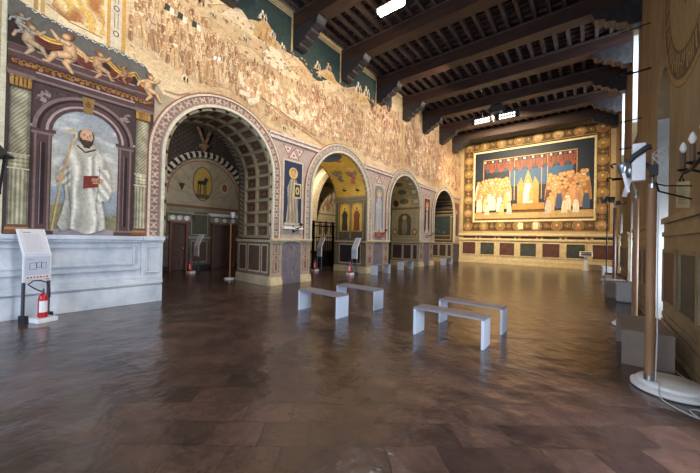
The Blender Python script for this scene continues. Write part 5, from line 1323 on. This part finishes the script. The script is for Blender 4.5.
# ------------------------------------------------------------------ lectern near the end wall
t = empty('lectern_sign', (-.28, 23.35, 0), 'small slanted reading panel on a white post near the end wall', 'sign stand')
MB().box(-.10, .08, -.06, .06, 0, .9).build('post', M['white'], t, bevel=.005); MB().box(-.16, .14, -.13, .13, 0, .03).build('foot', M['white'], t)
rx = Matrix.Rotation(math.radians(38), 3, 'X')
MB().box(-.32, .32, -.24, .22, .98, 1.01, rx, (0, 0, .99)).build('board', M['white'], t); MB().box(-.26, .26, -.19, .0, 1.011, 1.016, rx, (0, 0, .99)).box(-.26, .26, .03, .17, 1.011, 1.016, rx, (0, 0, .99)).build('picture', M['darksteel'], t)

# ------------------------------------------------------------------ lamp stands
def smooth(p, n=6):
    out = []; P = [Vector(q) for q in p]
    for i in range(len(P) - 1):
        p0, p1, p2, p3 = P[max(i - 1, 0)], P[i], P[i + 1], P[min(i + 2, len(P) - 1)]
        for k in range(n):
            t = k / n; out.append(.5 * ((2 * p1) + (-p0 + p2) * t + (2 * p0 - 5 * p1 + 4 * p2 - p3) * t * t + (-p0 + 3 * p1 - 3 * p2 + p3) * t ** 3))
    return out + [P[-1]]
def make_lamp(h, label, base=True, r=.045, px=0, py=0, heads=2, wood='wood', group=None):
    t = empty('floor_lamp', (0, 0, 0), label, 'floor lamp', group)
    z0 = .03
    if base:
        MB().lathe([(.35, 0), (.37, .015), (.37, .045), (.355, .055)], (0, 0, 0), 48, sx=.9, sy=.9).build('base', M['marble'], t, smooth=True)
        MB().lathe([(.29, .056), (.31, .065), (.31, .095), (.295, .105)], (0, 0, 0), 48, sx=.9, sy=.9).build('base_tier', M['marble'], t, smooth=True); z0 = .106
    else: MB().lathe([(.2, 0), (.21, .02), (.2, .045), (.08, .06)], (0, 0, 0), 28).build('base', M['marble'], t, smooth=True); z0 = .06
    MB().cyl((px, py, z0), r * 1.1, .06, 20).build('collar', M['steel'], t)
    MB().cyl((px, py, z0 + .06), r, h - z0 - .1, 24).build('pole', M[wood], t, smooth=True)
    MB().cyl((px, py, h - .04), r * .8, .05, 16).cyl((px, py, h + .01), .012, .14, 10).build('pole_cap', M['steel'], t)
    return t
lA = make_lamp(2.28, 'nearest wooden pole lamp on a stepped white marble base, right side', px=-.185, py=-.12, r=.042, group='pole lamps along the right wall'); lA.location = (.70, 4.87, 0)
# head of the near lamp
qx, qy = -.185, -.12
MB().box(qx - .17, qx - .06, qy - .06, qy + .06, 2.33, 2.75).build('lamp_housing', M['white'], lA, bevel=.01)
MB().tube([(qx, qy, 2.36), (qx - .01, qy, 2.45), (qx - .04, qy, 2.5), (qx - .10, qy, 2.55)], .02, 8).box(qx - .025, qx + .045, qy - .03, qy + .03, 2.38, 2.5).build('bracket', M['black'], lA)
MB().tube([(qx - .24, qy - .02, 2.5), (qx - .16, qy - .08, 2.60), (qx - .06, qy - .08, 2.68), (qx - .02, qy - .08, 2.69)], .032, 8).build('clamp', M['black'], lA)
for k_ in range(5):
    wp = [(qx + .06 + .06 * math.sin(i * .7 + k_), qy + .02 * k_, 2.38 + (.22 + .03 * k_) * math.sin(i / 11 * PI)) for i in range(12)]
    MB().tube(smooth(wp, 4), .0022, 5).build('wire', M['cable'], lA)
MB().lathe([(.035, 0), (.055, .05), (.065, .10), (.06, .11)], (qx - .25, qy - .04, 2.43), 16).build('spotlight', M['steel'], lA, smooth=True)
MB().box(qx - .235, qx - .205, qy - .04, qy - .02, 2.2, 2.44, Matrix.Rotation(-.2, 3, 'Y')).build('lamp_arm', M['white'], lA, bevel=.004)
MB().tube([(qx + .03, qy + .0, 2.3), (qx + .05, qy - .02, 2.2), (qx + .15, qy, 2.16), (qx + .3, qy, 2.1)], .01, 6).tube([(qx, qy, 2.3), (qx + .1, qy - .05, 2.25), (qx + .3, qy, 2.24)], .008, 6).build('hook', M['iron'], lA)
MB().tube([(qx + .047, qy - .02, .11), (qx + .055, qy - .03, .6), (qx + .05, qy - .02, 1.3), (qx + .05, qy - .01, 2.25)], .006, 6).build('cord', M['cable'], lA)
lB = make_lamp(2.55, 'second wooden pole lamp on the right, just beyond the near one', group='pole lamps along the right wall'); lB.location = (.66, 8.1, 0); lB.rotation_euler = (0, 0, PI / 2)
MB().lathe([(.06, 0), (.10, .06), (.12, .2), (.11, .22)], (-.12, .1, 2.9), 18).build('spotlight', M['steel'], lB, smooth=True)
MB().box(-.04, .03, .10, .17, 2.55, 2.95, Matrix.Rotation(.2, 3, 'X')).build('lamp_housing', M['white'], lB, bevel=.008)
MB().tube([(0, 0, 2.6), (0, .04, 2.8), (-.08, .1, 2.95)], .015, 8).build('bracket', M['steel'], lB)
lC = make_lamp(2.95, 'dark slim pole lamp farther along the right wall, third in line', False, .05, wood='darkwood', group='pole lamps along the right wall'); lC.location = (.62, 14.3, 0)
MB().lathe([(.05, 0), (.09, .05), (.1, .18), (.08, .2)], (-.1, 0, 3.1), 16).box(.02, .14, -.06, .06, 3.0, 3.15).build('spotlight', M['black'], lC)
MB().tube([(0, 0, 2.98), (-.05, 0, 3.1), (.1, 0, 3.12), (.22, 0, 3.0), (.3, 0, 3.1)], .018, 8).build('bracket', M['black'], lC)
lD = make_lamp(3.4, 'thin grey pole lamp with tilted white head, farthest on the right', False, .022, wood='darksteel', group='pole lamps along the right wall'); lD.location = (.5, 17.6, 0)
MB().lathe([(.06, 0), (.12, .08), (.14, .24), (.12, .26)], (-.12, 0, 3.45), 18).build('spotlight', M['steel'], lD, smooth=True)
lE = make_lamp(2.15, 'slim wooden pole lamp with white round base inside the first archway', False, .03, group='pole lamps'); lE.location = (-10.5, 6.08, 0); lE['group'] = 'pole lamps'
MB().lathe([(.04, 0), (.07, .06), (.085, .2), (.075, .21)], (.03, .05, 2.27), 18).build('spotlight', M['white'], lE, smooth=True)
MB().tube([(0, 0, 2.2), (.03, .0, 2.28), (.03, .05, 2.3)], .012, 8).build('bracket', M['steel'], lE)

# cable over the floor
pts = [(.56, 4.74, .112), (.58, 4.66, .112), (.57, 4.57, .06), (.59, 4.50, .01), (.68, 4.35, .008), (.80, 4.25, .008), (.9, 4.32, .008), (.84, 4.45, .008), (.76, 4.38, .01), (.84, 4.15, .008), (.93, 3.9, .008)]
tag(MB().tube(smooth(pts), .006, 6).build('power_cable', M['cable']), 'pale cable looping over the floor from the near marble lamp base', 'cable')
tag(MB().tube(smooth([(.84, 7.6, .008), (.80, 7.0, .01), (.84, 6.3, .008), (.85, 5.7, .008), (.90, 5.4, .008), (.92, 5.3, .008)]), .006, 6).build('power_cable', M['cable']), 'thin cable running along the foot of the right wall dado', 'cable')

# ------------------------------------------------------------------ candelabra and tag on the right wall
t = empty('wall_candelabra', (XR, 4.9, 2.42), 'black iron wall candelabra with brown candles and frosted bulbs', 'wall lamp')
MB().box(-.02, -.001, -.06, .06, -.15, .2).build('back_plate', M['iron'], t, bevel=.005)
MB().tube(smooth([(-.01, 0, 0), (-.1, 0, -.03), (-.18, 0, .0), (-.22, 0, .02)]), .014, 8).build('arm', M['iron'], t)
MB().tube(smooth([(-.22, -.62, .06), (-.24, -.35, .02), (-.22, 0, .02), (-.24, .2, .02), (-.22, .34, .06)]), .02, 8).tube(smooth([(-.22, .34, .04), (-.24, .4, -.03), (-.22, .36, -.06), (-.22, .33, -.03)]), .008, 6).build('crossbar', M['iron'], t)
for i, y_ in enumerate((-.56, -.12, .3)):
    MB().lathe([(.015, 0), (.045, .015), (.05, .03), (.02, .03)], (-.23, y_, .05), 14).build('drip_pan', M['iron'], t)
    cd = MB().cyl((-.23, y_, .08), .024, .19, 14).build('candle', M['candle'], t)
    MB().lathe([(.012, 0), (.028, .03), (.034, .055), (.02, .10), (.006, .125)], (-.23, y_, .272), 14).build('bulb', M['bulb'], cd, smooth=True)
tg = empty('paper_tag', (XR, 5.22, 2.36), 'buff paper tag hanging below the iron wall candelabra', 'tag')
MB().box(-.28, -.17, -.004, .0, -.31, .0).build('card', M['tag'], tg); MB().tube([(-.225, -.002, -.005), (-.23, .0, .06), (-.24, .0, .08)], .003, 5).build('string', M['iron'], tg)
q = MB()
for i in range(10): q.box(-.262, -.19 - .012 * (i % 3), -.0052, -.0045, -.06 - i * .022, -.056 - i * .022)
q.build('lines_of_print', M['iron'], tg)

# iron rods and brackets high on the right wall
for (y_, z_, ln, hk, lb) in ((10.4, 7.1, .55, False, 'thin iron rod high on the right wall, topmost'), (10.1, 5.85, .5, True, 'hooked iron bracket on right wall beside the arched recess top'), (11.8, 5.2, .55, False, 'thin iron rod on right wall below the tall bright window slit'),
                            (11.3, 4.3, .5, False, 'short iron rod on right wall midway down'), (10.9, 3.75, .55, True, 'hooked iron bracket on right wall above the lamp heads'), (12.2, 3.6, .6, True, 'iron bracket on right wall behind the lamp heads')):
    t = empty('iron_bracket', (XR, y_, z_), lb, 'wall bracket', 'iron brackets high on the right wall')
    MB().tube([(.0, 0, 0), (-ln, 0, -.04)], .014 if not hk else .022, 6).build('rod', M['iron'], t)
    if hk:
        MB().tube(smooth([(-ln + .05, 0, -.04), (-ln - .05, 0, .04), (-ln - .12, 0, .0), (-ln - .08, 0, -.08)]), .02, 6).build('hook', M['iron'], t)
        MB().lathe([(.02, 0), (.07, .02), (.08, .04), (.02, .05)], (-ln + .1, 0, -.03), 10).build('cup', M['iron'], t)

# ------------------------------------------------------------------ lamps in the ceiling
t = empty('ceiling_lamp', (-4.82, 7.75, 8.5), 'dazzling white ceiling lamp between two beams', 'ceiling lamp')
MB().box(-.42, .42, -.13, .13, .03, .12).build('housing', M['white'], t, bevel=.01)
MB().cyl((0, 0, .12), .015, .85, 8).build('stem', M['iron'], t)
for s in (-1, 1): MB().lathe([(.028, -.4), (.03, -.38), (.03, .38), (.028, .4)], (0, s * .07, 0), 14, 'x').build('tube', M['tube'], t)
t = empty('floodlight_bar', (-4.25, 17.66, 8.30), 'twin row floodlight bar with lit lenses hung below the beam', 'ceiling lamp')
rr_ = Matrix.Rotation(math.radians(0), 3, 'X')
for k_, x0 in enumerate((-1.2, .06)):
    x1 = x0 + 1.14
    MB().box(x0, x1, .0, .16, -.16, .16).build('lamp_box', M['darksteel'], t, bevel=.008)
    q = MB()
    for rw in (-.08, .08):
        for i in range(6): q.lathe([(.055, -.002), (.06, -.02), (.04, -.025)], (x0 + .24 + i * .133, 0, rw), 12, 'y')
    q.build('lenses', M['led'], t)
    q = MB()
    for rw in (-.08, .08):
        for i in (0, 7):
            q.lathe([(.07, 0), (.075, -.03), (.06, -.035)], (x0 + .10 + i * .135, 0, rw), 12, 'y')
    q.build('end_discs', M['black'], t)
for s in (-.6, .6): MB().box(s - .015, s + .015, -.078, .0, .10, .75).build('hanger', M['iron'], t)
t = empty('equipment_box', (-4.05, 17.2, 8.45), 'small black box fixed to the beam above the floodlight bar', 'box')
MB().box(-.28, .28, -.1, .3, 0, .34).build('body', M['black'], t, bevel=.01); MB().box(-.24, .24, -.11, -.1, .04, .3).build('grille', M['darksteel'], t)
MB().cyl((0, .1, .34), .02, .068, 8).build('stem', M['iron'], t)

# lantern at the left edge
t = empty('wall_lantern', (XL, .10, 2.80), 'black iron wall lantern cut by the left edge of the view', 'wall lamp')
MB().lathe([(.36, 0), (.38, -.03), (.30, .03), (.05, .38), (.02, .45)], (.55, 0, .05), 8).build('roof', M['black'], t)
MB().lathe([(.25, 0), (.27, .04)], (.55, 0, -.62), 6).build('base', M['black'], t)
q = MB()
for i in range(6): a_ = PI / 3 * i; q.tube([(.55 + .24 * math.cos(a_), .24 * math.sin(a_), -.6), (.55 + .30 * math.cos(a_), .30 * math.sin(a_), .04)], .014, 6)
q.build('frame_bars', M['iron'], t)
MB().tube([(.001, 0, .3), (.3, 0, .58), (.55, 0, .49)], .02, 8).build('arm', M['iron'], t)
MB().cyl((.55, 0, -.58), .03, .22, 12).build('candle', M['candle'], t)
